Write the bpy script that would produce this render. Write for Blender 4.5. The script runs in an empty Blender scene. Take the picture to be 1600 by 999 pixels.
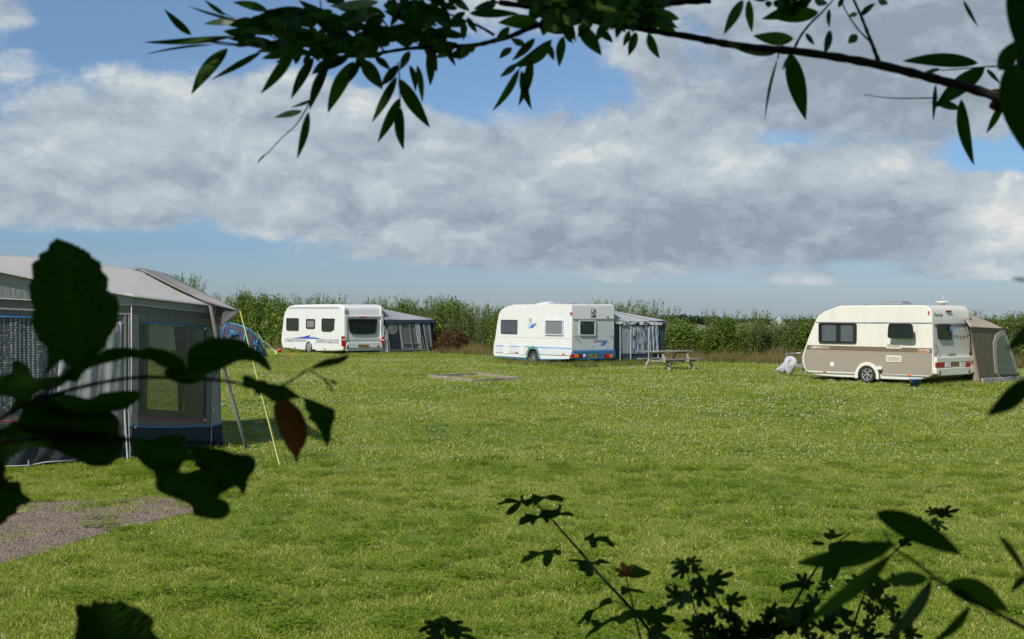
import bpy, bmesh, math, random
import numpy as np
from mathutils import Vector, Matrix, noise
R = math.radians
random.seed(7); rng = np.random.default_rng(11)
scene = bpy.context.scene
COL = scene.collection
# ------------------------------------------------------------------ camera model (photo pixels, 1600 x 999)
F = 2000.0; CAMH = 2.4; HOR = 485.0
PITCH = math.atan((499.5-HOR)/F)
CAM = Vector((0, 0, CAMH))
def ray(px, py):
    a = (px-800)/F; b = -(py-499.5)/F
    c, s = math.cos(PITCH), math.sin(PITCH)
    return Vector((a, c + b*s, -s + b*c))
def at(px, py, D):
    r = ray(px, py); return CAM + r*(D/r.y)
def G(px, py, z=0.0):
    r = ray(px, py); return CAM + r*((z-CAMH)/r.z)
def Z(ox, oy, s): return lambda x, y: (ox + x/s, oy + y/s)
# ------------------------------------------------------------------ scene graph helpers
ROOT = {}
def thing(name, label, cat, loc=(0,0,0), group=None):
    o = bpy.data.objects.new(name, None); o.empty_display_size = .2
    COL.objects.link(o); o.location = loc
    ROOT[o.name] = Vector(loc)
    o['label'] = label; o['category'] = cat
    if group: o['group'] = group
    return o
def tag(o, label=None, cat=None, group=None, kind=None):
    if label: o['label'] = label
    if cat: o['category'] = cat
    if group: o['group'] = group
    if kind: o['kind'] = kind
    return o
def unit(v): return v.normalized()
class Plane:
    """vertical (or any) plane: origin o, in-plane axes a (horizontal) and b (default z), normal n"""
    def __init__(s, o, a, n, b=Vector((0,0,1))):
        s.o = Vector(o); s.a = Vector(a).normalized(); s.n = Vector(n).normalized(); s.b = Vector(b).normalized()
    def hit(s, px, py, off=0):
        r = ray(px, py); o = s.o + s.n*off
        t = (o-CAM).dot(s.n)/r.dot(s.n)
        p = CAM + r*t - o
        return (p.dot(s.a), p.dot(s.b))
    def w(s, a, b, n=0): return s.o + s.a*a + s.b*b + s.n*n
    def shift(s, d): return Plane(s.o+s.n*d, s.a, s.n, s.b)
def wallplane(A, B):
    A = Vector((A.x, A.y, 0)); B = Vector((B.x, B.y, 0))
    a = (B-A).normalized(); n = Vector((a.y, -a.x, 0))
    if n.dot(CAM-A) < 0: n = -n
    return Plane(A, a, n)
def rounded(pts, r, seg=4):
    out = []; n = len(pts)
    for i in range(n):
        p = Vector(pts[i]).to_2d(); a = Vector(pts[i-1]).to_2d()-p; b = Vector(pts[(i+1) % n]).to_2d()-p
        rr = r[i] if isinstance(r, (list, tuple)) else r
        rr = min(rr, a.length*.45, b.length*.45)
        p0 = p + a.normalized()*rr; p1 = p + b.normalized()*rr
        for k in range(seg+1):
            t = k/seg
            q = p0*(1-t)**2 + p*2*t*(1-t) + p1*t*t
            out.append((q.x, q.y))
    return out
def inset(pts, m):
    xs = [p[0] for p in pts]; ys = [p[1] for p in pts]
    cx, cy = (min(xs)+max(xs))/2, (min(ys)+max(ys))/2
    w, h = max(xs)-min(xs), max(ys)-min(ys)
    sx, sy = max(.05, (w-2*m)/w), max(.05, (h-2*m)/h)
    return [(cx+(x-cx)*sx, cy+(y-cy)*sy) for x, y in pts]
class MB:
    def __init__(s): s.v = []; s.f = []; s.at = None
    def add(s, vs, fs):
        k = len(s.v); s.v += [Vector(p) for p in vs]; s.f += [[i+k for i in f] for f in fs]; return s
    def prism(s, pl, pts, n0, n1):
        n = len(pts)
        vs = [pl.w(x, y, n0) for x, y in pts] + [pl.w(x, y, n1) for x, y in pts]
        fs = [list(range(n)), [n+i for i in reversed(range(n))]] + [[i, (i+1) % n, n+(i+1) % n, n+i] for i in range(n)]
        return s.add(vs, fs)
    def ring(s, pl, outer, inner, n0, n1):
        n = len(outer); vs = []
        for nn in (n0, n1):
            vs += [pl.w(x, y, nn) for x, y in outer] + [pl.w(x, y, nn) for x, y in inner]
        fs = []
        for i in range(n):
            j = (i+1) % n
            fs += [[i, j, n+j, n+i], [2*n+i, 2*n+n+i, 2*n+n+j, 2*n+j], [i, 2*n+i, 2*n+j, j], [n+i, n+j, 3*n+j, 3*n+i]]
        return s.add(vs, fs)
    def tube(s, pts, r, seg=8, flat=1.0, cap=True):
        pts = [Vector(p) for p in pts]; n = len(pts)
        rs = r if isinstance(r, (list, tuple)) else [r]*n
        vs = []; up = Vector((0, 0, 1)); prev = None
        for i, p in enumerate(pts):
            d = (pts[min(i+1, n-1)] - pts[max(i-1, 0)]).normalized()
            if prev is None:
                x = d.cross(up)
                if x.length < .05: x = d.cross(Vector((1, 0, 0)))
                x.normalize()
            else:
                x = (prev - d*prev.dot(d)).normalized()
            prev = x; y = d.cross(x)
            for k in range(seg):
                a = 2*math.pi*k/seg
                vs.append(p + (x*math.cos(a) + y*math.sin(a)*flat)*rs[i])
        fs = []
        for i in range(n-1):
            for k in range(seg):
                l = (k+1) % seg
                fs.append([i*seg+k, i*seg+l, (i+1)*seg+l, (i+1)*seg+k])
        if cap: fs += [list(reversed(range(seg))), [(n-1)*seg+k for k in range(seg)]]
        return s.add(vs, fs)
    def box(s, c, hx, hy, hz, X=Vector((1,0,0)), Y=Vector((0,1,0)), Zv=Vector((0,0,1))):
        c = Vector(c); vs = []
        for a in (-1, 1):
            for b in (-1, 1):
                for d in (-1, 1): vs.append(c + X*hx*a + Y*hy*b + Zv*hz*d)
        return s.add(vs, [[0,1,3,2],[4,6,7,5],[0,4,5,1],[2,3,7,6],[0,2,6,4],[1,5,7,3]])
    def beam(s, A, B, w, h, side=None):
        A = Vector(A); B = Vector(B); d = (B-A); L = d.length; d.normalize()
        side = Vector(side) if side is not None else d.cross(Vector((0,0,1)))
        side = (side - d*side.dot(d)).normalized(); up = side.cross(d).normalized()
        return s.box((A+B)/2, L/2, w/2, h/2, d, side, up)
    def sheet(s, fn, nu, nv):
        vs = [fn(i/nu, j/nv) for i in range(nu+1) for j in range(nv+1)]
        fs = [[i*(nv+1)+j, (i+1)*(nv+1)+j, (i+1)*(nv+1)+j+1, i*(nv+1)+j+1] for i in range(nu) for j in range(nv)]
        return s.add(vs, fs)
    def patch(s, A, B, C, D, nu=12, nv=8, n=None, fn=None):
        A, B, C, D = map(Vector, (A, B, C, D))
        nn = n if n is not None else (B-A).cross(D-A).normalized()
        def f(u, v):
            p = (A*(1-u)+B*u)*(1-v) + (D*(1-u)+C*u)*v
            return p + nn*(fn(u, v) if fn else 0)
        return s.sheet(f, nu, nv)
    def lathe(s, c, axis, prof, seg=28, x=None, caps=(True, True)):
        c = Vector(c); axis = Vector(axis).normalized()
        x = axis.cross(Vector((0,0,1))) if abs(axis.z) < .9 else Vector((1,0,0))
        x.normalize(); y = axis.cross(x)
        vs = []
        for r, h in prof:
            for k in range(seg):
                a = 2*math.pi*k/seg
                vs.append(c + axis*h + (x*math.cos(a)+y*math.sin(a))*r)
        n = len(prof)
        fs = [[i*seg+k, i*seg+(k+1) % seg, (i+1)*seg+(k+1) % seg, (i+1)*seg+k] for i in range(n-1) for k in range(seg)]
        if caps[0] and prof[0][0] > 1e-5: fs.append(list(reversed(range(seg))))
        if caps[1] and prof[-1][0] > 1e-5: fs.append([(n-1)*seg+k for k in range(seg)])
        return s.add(vs, fs)
    def build(s, name, mat, parent=None, smooth=False, bevel=0, solid=0, label=None, weld=0):
        off = ROOT.get(parent.name, Vector()) if parent else Vector()
        me = bpy.data.meshes.new(name)
        me.from_pydata([tuple(p-off) for p in s.v], [], s.f)
        bm = bmesh.new(); bm.from_mesh(me); 
        if weld: bmesh.ops.remove_doubles(bm, verts=bm.verts, dist=weld)
        bmesh.ops.recalc_face_normals(bm, faces=bm.faces); bm.to_mesh(me); bm.free()
        for m in (mat if isinstance(mat, list) else [mat]): me.materials.append(m)
        if smooth: me.polygons.foreach_set('use_smooth', [True]*len(me.polygons))
        o = bpy.data.objects.new(name, me); COL.objects.link(o)
        if parent: o.parent = parent; ROOT[o.name] = off
        else: ROOT[o.name] = Vector()
        if solid:
            m = o.modifiers.new('thick', 'SOLIDIFY'); m.thickness = solid; m.offset = 0
        if bevel:
            m = o.modifiers.new('bev', 'BEVEL'); m.width = bevel; m.segments = 3; m.limit_method = 'ANGLE'; m.angle_limit = R(40)
            m.harden_normals = False
        if label: o['label'] = label
        return o
def text_on(pl, s, a, z, size, mat, parent, name='lettering', n=.004, shear=0, align='CENTER', stretch=1.0, bold=0.0):
    cu = bpy.data.curves.new('t', 'FONT'); cu.body = s; cu.size = size; cu.extrude = .002; cu.shear = shear; cu.align_x = align; cu.align_y = 'CENTER'
    cu.offset = bold; cu.resolution_u = 3
    o = bpy.data.objects.new('t', cu); COL.objects.link(o)
    dg = bpy.context.evaluated_depsgraph_get(); me = bpy.data.meshes.new_from_object(o.evaluated_get(dg))
    bpy.data.objects.remove(o)
    flip = pl.a.cross(pl.b).dot(pl.n) < 0
    off = ROOT[parent.name]
    for v in me.vertices:
        x = v.co.x*stretch
        if flip: x = -x          # local a axis runs the other way as seen
        v.co = pl.w(a + x, z + v.co.y, n + v.co.z) - off
    me.materials.clear(); me.materials.append(mat); me.name = name
    ob = bpy.data.objects.new(name, me); COL.objects.link(ob); ob.parent = parent; ROOT[ob.name] = off
    return ob
# ------------------------------------------------------------------ materials
def NT(name):
    m = bpy.data.materials.new(name); m.use_nodes = True
    nt = m.node_tree; nt.nodes.clear(); return m, nt
def nd(nt, t, **kw):
    n = nt.nodes.new(t)
    for k, v in kw.items(): setattr(n, k, v)
    return n
def setin(n, d):
    for k, v in d.items(): n.inputs[k].default_value = v
def c4(c): return (c[0], c[1], c[2], 1)
def mat(name, col, rough=.5, metal=0, var=.12, vscale=3.0, bump=.0, bscale=40, spec=.5, dirt=None, coat=0):
    m, nt = NT(name); L = nt.links.new
    out = nd(nt, 'ShaderNodeOutputMaterial'); b = nd(nt, 'ShaderNodeBsdfPrincipled')
    setin(b, {'Roughness': rough, 'Metallic': metal, 'Specular IOR Level': spec, 'Coat Weight': coat, 'Coat Roughness': .15})
    tc = nd(nt, 'ShaderNodeTexCoord')
    no = nd(nt, 'ShaderNodeTexNoise'); setin(no, {'Scale': vscale, 'Detail': 6, 'Roughness': .65}); L(tc.outputs['Object'], no.inputs['Vector'])
    mr = nd(nt, 'ShaderNodeMapRange'); setin(mr, {'From Min': .3, 'From Max': .7, 'To Min': 1-var, 'To Max': 1+var}); L(no.outputs['Fac'], mr.inputs['Value'])
    mx = nd(nt, 'ShaderNodeVectorMath', operation='SCALE'); mx.inputs[0].default_value = col; L(mr.outputs[0], mx.inputs['Scale'])
    src = mx.outputs[0]
    if dirt:
        n2 = nd(nt, 'ShaderNodeTexNoise'); setin(n2, {'Scale': 1.3, 'Detail': 8, 'Roughness': .75, 'Distortion': .6})
        mp = nd(nt, 'ShaderNodeMapping'); mp.inputs['Scale'].default_value = (3, 3, .6); L(tc.outputs['Object'], mp.inputs['Vector']); L(mp.outputs[0], n2.inputs['Vector'])
        r2 = nd(nt, 'ShaderNodeMapRange'); setin(r2, {'From Min': .52, 'From Max': .8, 'To Min': 0, 'To Max': .55}); L(n2.outputs['Fac'], r2.inputs['Value'])
        mm = nd(nt, 'ShaderNodeMix', data_type='RGBA'); L(r2.outputs[0], mm.inputs['Factor']); L(src, mm.inputs['A']); mm.inputs['B'].default_value = c4(dirt)
        src = mm.outputs['Result']
    L(src, b.inputs['Base Color'])
    if bump:
        nb = nd(nt, 'ShaderNodeTexNoise'); setin(nb, {'Scale': bscale, 'Detail': 4}); L(tc.outputs['Object'], nb.inputs['Vector'])
        bu = nd(nt, 'ShaderNodeBump'); setin(bu, {'Strength': bump, 'Distance': .02}); L(nb.outputs['Fac'], bu.inputs['Height']); L(bu.outputs[0], b.inputs['Normal'])
    L(b.outputs[0], out.inputs[0]); return m
def cloth(name, col, trans=.25, var=.1, fold=.35, sheen=.0):
    m, nt = NT(name); L = nt.links.new
    out = nd(nt, 'ShaderNodeOutputMaterial'); b = nd(nt, 'ShaderNodeBsdfPrincipled'); setin(b, {'Roughness': .8, 'Specular IOR Level': .25})
    t = nd(nt, 'ShaderNodeBsdfTranslucent'); ms = nd(nt, 'ShaderNodeMixShader'); ms.inputs[0].default_value = trans
    tc = nd(nt, 'ShaderNodeTexCoord')
    mp = nd(nt, 'ShaderNodeMapping'); mp.inputs['Scale'].default_value = (2.2, 2.2, .7); L(tc.outputs['Object'], mp.inputs['Vector'])
    no = nd(nt, 'ShaderNodeTexNoise'); setin(no, {'Scale': 2.5, 'Detail': 6, 'Roughness': .6, 'Distortion': .8}); L(mp.outputs[0], no.inputs['Vector'])
    mr = nd(nt, 'ShaderNodeMapRange'); setin(mr, {'From Min': .3, 'From Max': .7, 'To Min': 1-var, 'To Max': 1+var}); L(no.outputs['Fac'], mr.inputs['Value'])
    mx = nd(nt, 'ShaderNodeVectorMath', operation='SCALE'); mx.inputs[0].default_value = col; L(mr.outputs[0], mx.inputs['Scale'])
    L(mx.outputs[0], b.inputs['Base Color']); L(mx.outputs[0], t.inputs['Color'])
    bu = nd(nt, 'ShaderNodeBump'); setin(bu, {'Strength': fold, 'Distance': .06}); L(no.outputs['Fac'], bu.inputs['Height']); L(bu.outputs[0], b.inputs['Normal'])
    L(b.outputs[0], ms.inputs[1]); L(t.outputs[0], ms.inputs[2]); L(ms.outputs[0], out.inputs[0]); return m
def glass(name, tint, clear=.4, rough=.05, tcol=None):
    m, nt = NT(name); L = nt.links.new
    out = nd(nt, 'ShaderNodeOutputMaterial'); tr = nd(nt, 'ShaderNodeBsdfTransparent'); tr.inputs[0].default_value = c4(tcol or [.5+.5*x for x in tint])
    b = nd(nt, 'ShaderNodeBsdfPrincipled'); setin(b, {'Base Color': c4(tint), 'Roughness': rough, 'Specular IOR Level': .6})
    tc = nd(nt, 'ShaderNodeTexCoord'); no = nd(nt, 'ShaderNodeTexNoise'); setin(no, {'Scale': 2.0, 'Detail': 3}); L(tc.outputs['Object'], no.inputs['Vector'])
    bu = nd(nt, 'ShaderNodeBump'); setin(bu, {'Strength': .15, 'Distance': .03}); L(no.outputs['Fac'], bu.inputs['Height']); L(bu.outputs[0], b.inputs['Normal'])
    ms = nd(nt, 'ShaderNodeMixShader'); ms.inputs[0].default_value = 1-clear
    L(tr.outputs[0], ms.inputs[1]); L(b.outputs[0], ms.inputs[2])
    gl = nd(nt, 'ShaderNodeBsdfGlossy'); gl.inputs['Roughness'].default_value = rough; L(bu.outputs[0], gl.inputs['Normal']); fr = nd(nt, 'ShaderNodeFresnel'); fr.inputs['IOR'].default_value = 1.6; gb = nd(nt, 'ShaderNodeNewGeometry'); sb = nd(nt, 'ShaderNodeMath', operation='SUBTRACT'); sb.use_clamp = True; L(fr.outputs[0], sb.inputs[0]); L(gb.outputs['Backfacing'], sb.inputs[1]); m2 = nd(nt, 'ShaderNodeMixShader'); L(sb.outputs[0], m2.inputs[0]); L(ms.outputs[0], m2.inputs[1]); L(gl.outputs[0], m2.inputs[2]); L(m2.outputs[0], out.inputs[0]); return m
def leafmat(name, cols, trans=.35, rough=.45, tcol=None, pos=0.0, spec=.35):
    """cols: ramp over the per-leaf random attribute 'r'"""
    m, nt = NT(name); L = nt.links.new
    out = nd(nt, 'ShaderNodeOutputMaterial'); b = nd(nt, 'ShaderNodeBsdfPrincipled'); setin(b, {'Roughness': rough, 'Specular IOR Level': spec})
    t = nd(nt, 'ShaderNodeBsdfTranslucent'); ms = nd(nt, 'ShaderNodeMixShader'); ms.inputs[0].default_value = trans
    a = nd(nt, 'ShaderNodeAttribute', attribute_name='r'); oi = nd(nt, 'ShaderNodeObjectInfo')
    cr = nd(nt, 'ShaderNodeValToRGB'); e = cr.color_ramp.elements
    while len(e) < len(cols): e.new(.5)
    for i, (p, c) in enumerate(cols): e[i].position = p; e[i].color = c4(c)
    src = a.outputs['Fac']
    if pos:
        ge = nd(nt, 'ShaderNodeNewGeometry'); no = nd(nt, 'ShaderNodeTexNoise'); setin(no, {'Scale': pos, 'Detail': 2}); L(ge.outputs['Position'], no.inputs['Vector'])
        m1 = nd(nt, 'ShaderNodeMath', operation='MULTIPLY_ADD'); m1.inputs[1].default_value = 1.6; m1.inputs[2].default_value = -.8; L(no.outputs['Fac'], m1.inputs[0])
        m2 = nd(nt, 'ShaderNodeMath', operation='ADD'); L(m1.outputs[0], m2.inputs[0]); L(src, m2.inputs[1]); src = m2.outputs[0]
    L(src, cr.inputs[0]); L(cr.outputs[0], b.inputs['Base Color'])
    g = nd(nt, 'ShaderNodeMix', data_type='RGBA', blend_type='MULTIPLY'); g.inputs['Factor'].default_value = 1
    L(cr.outputs[0], g.inputs['A']); g.inputs['B'].default_value = c4(tcol or (1.5, 1.7, .8)); L(g.outputs['Result'], t.inputs['Color'])
    L(b.outputs[0], ms.inputs[1]); L(t.outputs[0], ms.inputs[2]); L(ms.outputs[0], out.inputs[0]); return m
def rawmesh(name, V, Fc, mats, parent=None, r=None, smooth=False, link=True):
    off = ROOT.get(parent.name, Vector()) if parent else Vector()
    me = bpy.data.meshes.new(name); V = np.asarray(V, dtype=np.float32) - np.array(off, dtype=np.float32)
    Fc = np.asarray(Fc, dtype=np.int32); k = Fc.shape[1]
    me.vertices.add(len(V)); me.vertices.foreach_set('co', V.ravel())
    me.loops.add(Fc.size); me.loops.foreach_set('vertex_index', Fc.ravel())
    me.polygons.add(len(Fc)); me.polygons.foreach_set('loop_start', np.arange(0, Fc.size, k, dtype=np.int32)); me.polygons.foreach_set('loop_total', np.full(len(Fc), k, dtype=np.int32))
    me.update(calc_edges=True); me.validate()
    if r is not None:
        a = me.attributes.new('r', 'FLOAT', 'POINT'); a.data.foreach_set('value', np.asarray(r, dtype=np.float32))
    for m in (mats if isinstance(mats, list) else [mats]): me.materials.append(m)
    if smooth: me.polygons.foreach_set('use_smooth', [True]*len(me.polygons))
    o = bpy.data.objects.new(name, me)
    if link: COL.objects.link(o)
    if parent: o.parent = parent
    ROOT[o.name] = off
    return o
def leaf_quads(P, Dn, Nn, L, W, r):
    """rhombic leaves: P base points (n,3), Dn direction, Nn rough normal, L length, W width -> verts, faces, r"""
    P = np.asarray(P); Dn = Dn/np.linalg.norm(Dn, axis=1, keepdims=True)
    S = np.cross(Dn, Nn); S /= np.linalg.norm(S, axis=1, keepdims=True)+1e-9
    N2 = np.cross(S, Dn)
    L = np.asarray(L)[:, None]; W = np.asarray(W)[:, None]
    a = P; b = P + Dn*L*.45 + S*W*.5 + N2*W*.15; c = P + Dn*L; d = P + Dn*L*.45 - S*W*.5 + N2*W*.15
    V = np.stack([a, b, c, d], 1).reshape(-1, 3); n = len(P)
    i = np.arange(n)*4
    Fc = np.stack([np.stack([i, i+1, i+2], 1), np.stack([i, i+2, i+3], 1)], 1).reshape(-1, 3)
    return V, Fc, np.repeat(r, 4)
def randdir(n, up=0.0):
    d = rng.normal(size=(n, 3)); d[:, 2] += up; return d/np.linalg.norm(d, axis=1, keepdims=True)
# palette
M = {}
M['white'] = mat('white_paint', (.75,.75,.73), .35, var=.03, bump=.04, bscale=6, dirt=(.62,.61,.56), coat=.3)
M['white2'] = mat('white_hammered_sheet', (.75,.75,.73), .4, var=.03, bump=.10, bscale=9, dirt=(.62,.61,.56), coat=.2)
M['cream'] = mat('cream_paint', (.76,.735,.645), .35, var=.03, bump=.03, bscale=5, dirt=(.50,.45,.35), coat=.3)
M['taupe'] = mat('taupe_paint', (.33,.285,.225), .45, var=.04, bump=.03, bscale=5, coat=.1)
M['brownband'] = mat('brown_stripe', (.175,.13,.09), .45, var=.04)
M['grey'] = mat('grey_stripe', (.42,.43,.45), .4, var=.04)
M['dgrey'] = mat('dark_trim', (.10,.105,.11), .5, var=.1)
M['alu'] = mat('aluminium_trim', (.45,.46,.47), .35, .6, var=.08)
M['blackp'] = mat('black_frame', (.02,.021,.022), .3, var=.1)
M['rubber'] = mat('tyre_rubber', (.025,.024,.023), .85, var=.2, bump=.3, bscale=60)
M['rim'] = mat('silver_rim', (.55,.56,.57), .3, .7, var=.1)
M['hub'] = mat('dull_hubcap', (.28,.25,.27), .5, .2, var=.25, vscale=12)
M['red'] = mat('red_lens', (.55,.01,.012), .15, var=.15, vscale=30, coat=.6)
M['dred'] = mat('red_reflector', (.22,.008,.008), .25, var=.2, vscale=30)
M['orange'] = mat('orange_lens', (.85,.22,.03), .2, var=.1)
M['plate'] = mat('yellow_plate', (.62,.40,.03), .4, var=.1)
M['ink'] = mat('dark_ink', (.03,.03,.035), .5)
M['inkg'] = mat('grey_ink', (.20,.21,.23), .5)
M['blue'] = mat('blue_trim', (.035,.16,.33), .4, var=.08, dirt=(.08,.13,.16))
M['lblue'] = mat('light_blue_line', (.16,.36,.68), .4)
M['teal'] = mat('teal_arch', (.13,.28,.28), .45, var=.1)
M['royal'] = mat('royal_blue_graphic', (.025,.06,.42), .4)
M['yel'] = mat('yellow_graphic', (.75,.48,.08), .4)
M['lgrey'] = mat('light_grey_panel', (.66,.68,.70), .4, var=.03, dirt=(.45,.46,.44))
M['bframe'] = mat('blue_grey_window_frame', (.50,.55,.62), .35, var=.05)
M['gd'] = glass('tinted_acrylic', (.05,.06,.07), .84, .05, (.80,.82,.84))
M['gdd'] = glass('dark_tinted_acrylic', (.02,.028,.036), .25)
M['gclear'] = glass('clear_vinyl', (.5,.52,.54), .72, .12)
M['curt'] = cloth('net_curtain', (.62,.63,.65), .3)
M['curtb'] = cloth('beige_blind', (.48,.44,.40), .2)
M['curtd'] = cloth('dim_curtain', (.13,.14,.15), .1)
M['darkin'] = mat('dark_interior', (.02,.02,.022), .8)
# ------------------------------------------------------------------ caravans
class Van:
    def __init__(s, name, label, X0, Y0, th, W, cat='caravan'):
        s.th = R(th); c, si = math.cos(s.th), math.sin(s.th); s.W = W
        s.o = Vector((X0, Y0, 0)); s.u = Vector((c, -si, 0)); s.w = Vector((si, c, 0))
        s.side = Plane(s.o, s.u, -s.w); s.rear = Plane(s.o, s.w, s.u)
        s.root = thing(name, label, cat, s.o)
    def pt(s, u, w, z): return s.o + s.u*u + s.w*w + Vector((0,0,z))
    def S(s, Zf, pts): return [s.side.hit(*Zf(x, y)) for x, y in pts]
    def Rr(s, Zf, pts): return [s.rear.hit(*Zf(x, y)) for x, y in pts]
    def body(s, prof, m, panelmat=None, bev=.05):
        prof = [(min(x, 0.0), y) for x, y in prof]
        mb = MB().prism(s.side, prof, 0, -s.W)
        n = len(prof)
        o = mb.build('body', [m] + ([panelmat] if panelmat else []), s.root, bevel=bev)
        me = o.data
        me.polygons.foreach_set('use_smooth', [True]*len(me.polygons)); me.set_sharp_from_angle(angle=R(35))
        o.modifiers['bev'].harden_normals = True
        return o
def window(pl, pts, parent, r=.06, m=.035, fm='blackp', gl='gd', curt='curt', depth=.035, name='window', gap=None):
    fr = rounded(pts, r); inn = inset(fr, m)
    f = MB().ring(pl, fr, inn, .002, depth).build(name, M[fm], parent, bevel=.006)
    xs = [p[0] for p in inn]; ys = [p[1] for p in inn]; x0, x1, y0, y1 = min(xs), max(xs), min(ys), max(ys)
    MB().prism(pl, inn, .001, .003).build('window_back', M['darkin'], f)
    if curt:
        for (a, b) in (gap or [(0, 1)]):
            xa, xb = x0+(x1-x0)*a, x0+(x1-x0)*b; k = max(3, int((xb-xa)/.07))
            sh = lambda u, v: pl.w(xa+.01+(xb-xa-.02)*u, y0+.02+(y1-y0-.04)*v, .010+.005*math.sin(u*k*6.283+.8*math.sin(v*3)))
            MB().sheet(sh, 8*k, 4).build('curtain', M[curt], f, smooth=True)
    MB().prism(pl, inset(fr, m*.9), .019, .023).build('pane', M[gl], f)
    return f
def wheel(van, c, r, wd, parent, rimmat, spokes=5, name='wheel', tyre=None):
    n = van.side.n; c = Vector(c)
    w = MB().lathe(c, n, [(r*.62, -wd*.5), (r*.9, -wd*.55), (r*.985, -wd*.4), (r, 0), (r*.985, wd*.4), (r*.9, wd*.55), (r*.68, wd*.5), (r*.66, wd*.3), (r*.62, -wd*.1)], 36).build(name, M['rubber'], parent, smooth=True)
    mb = MB().lathe(c, n, [(r*.67, wd*.42), (r*.66, wd*.48), (r*.60, wd*.46), (r*.58, wd*.2)], 32, caps=(False, False))
    mb.lathe(c, n, [(.0001, wd*.46), (r*.12, wd*.46), (r*.16, wd*.36), (r*.15, wd*.1)], 16)
    ax = van.side.a; bz = Vector((0,0,1))
    for k in range(spokes):
        a = 2*math.pi*k/spokes+.3; d = ax*math.cos(a)+bz*math.sin(a); t = ax*-math.sin(a)+bz*math.cos(a)
        for q in ((-.045, .045) if spokes == 5 else (0,)):
            mb.beam(c+n*wd*.36+d*r*.1+t*q*.6, c+n*wd*.34+d*r*.63+t*q*1.6, .032 if spokes == 5 else .03, .03, t)
    mb.build('rim', M[rimmat], w, bevel=.003)
    MB().lathe(c, n, [(r*.58, wd*.12), (.001, wd*.10)], 24).build('brake_drum', M['darkin'], w)
    return w
def triangle(pl, pts, parent):
    return MB().prism(pl, pts, .002, .008).build('triangle_reflector', M['dred'], parent)
def numplate(pl, pts, parent, txt):
    p = MB().prism(pl, rounded(pts, .01, 2), .0, .012).build('number_plate', M['plate'], parent)
    xs = [q[0] for q in pts]; ys = [q[1] for q in pts]
    text_on(pl, txt, (min(xs)+max(xs))/2, (min(ys)+max(ys))/2, (max(ys)-min(ys))*1.05, M['ink'], p, n=.014, bold=.004)
    return p
GRP = 'touring caravans parked along the hedge'
# ---------- cream and taupe caravan
c3 = Van('touring_caravan', 'cream caravan with a taupe lower half and a brown stripe', 13.16, 40.0, 50, 2.2)
A3, B3 = Z(1240,465,6.893), Z(1370,465,6.8875)
pf = c3.S(A3, [(140,797),(112,760),(92,700),(92,620),(118,545),(160,425),(212,300),(245,222),(275,188),(330,150),(400,125),(500,88)]) + \
     c3.S(B3, [(300,84),(500,84),(545,95),(572,120),(588,160),(594,260),(600,500),(612,700),(612,800),(596,838),(560,858)])
bot = c3.S(B3, [(480,882),(400,893),(200,886),(40,880)])
pf += bot
wc = c3.side.hit(*A3(795,848)); wr = .305
arch = [(wc[0]+.40*math.cos(t), max(.27, wc[1]-.02+.40*math.sin(t))) for t in [R(a) for a in range(-5, 190, 13)]]
pf += arch + c3.S(A3, [(668,866),(500,860),(300,846),(215,832)])
c3.body(pf, M['cream'])
zs = lambda pts: [c3.side.hit(*p)[1] for p in pts]
zt = sum(zs([A3(300,515), B3(300,540)]))/2; zb = sum(zs([A3(300,565), B3(300,588)]))/2
def clipz(poly, z0, z1):
    def cl(p, z, keep):
        out = []
        for i in range(len(p)):
            a, b = p[i-1], p[i]; ia, ib = keep(a[1]), keep(b[1])
            if ia != ib:
                t = (z-a[1])/(b[1]-a[1]); out.append((a[0]+(b[0]-a[0])*t, z))
            if ib: out.append(b)
        return out
    return cl(cl(poly, z0, lambda y: y >= z0), z1, lambda y: y <= z1)
cx = sum(p[0] for p in pf)/len(pf)
def shr(poly, m, x0, x1):
    return [(max(x0+m, min(x1-m, x)), y) for x, y in poly]
prof_in = [(x + (.075 if x < cx and y < 2.2 else 0), y) for x, y in pf]
prof_in = [(min(x, -.035), y) for x, y in prof_in]
z_low = c3.side.hit(*B3(200,826))[1]
st = clipz(prof_in, zb, zt); MB().prism(c3.side, st, -.002, .003).build('stripe', M['brownband'], c3.root)
arch_big = .46
lowp = clipz(prof_in, z_low, zb-.002)
# cut the lower panel round the wheel arch
def lower_panel(poly, z0, ztop):
    xl = [p for p in poly if p[0] < wc[0]-.9]; xr = [p for p in poly if p[0] > wc[0]+.9]
    L = sorted([p for p in xl], key=lambda p: -p[1]); 
    a = math.asin(min(1, max(-1, (z0-wc[1])/arch_big)))
    ar = [(wc[0]+arch_big*math.cos(t), wc[1]+arch_big*math.sin(t)) for t in [a + (math.pi-2*a)*i/16 for i in range(17)]]
    Rr = sorted(xr, key=lambda p: p[1])
    return L + list(reversed(ar)) + Rr
lp = lower_panel(lowp, z_low, zb)
MB().prism(c3.side, lp, -.002, .0025).build('lower_panel', M['taupe'], c3.root)
wa = [(wc[0]+r_*math.cos(t), wc[1]+r_*math.sin(t)) for r_, ts in ((arch_big, range(-12, 193, 12)), (.35, range(192, -13, -12))) for t in [R(a) for a in ts]]
MB().prism(c3.side, wa, -.01, .05).build('wheel_arch', M['cream'], c3.root, bevel=.012)
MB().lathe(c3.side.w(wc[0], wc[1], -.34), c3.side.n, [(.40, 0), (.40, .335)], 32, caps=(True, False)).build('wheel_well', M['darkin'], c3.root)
wheel(c3, c3.side.w(wc[0], wr, -.07), wr, .19, c3.root, 'rim', 5)
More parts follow.
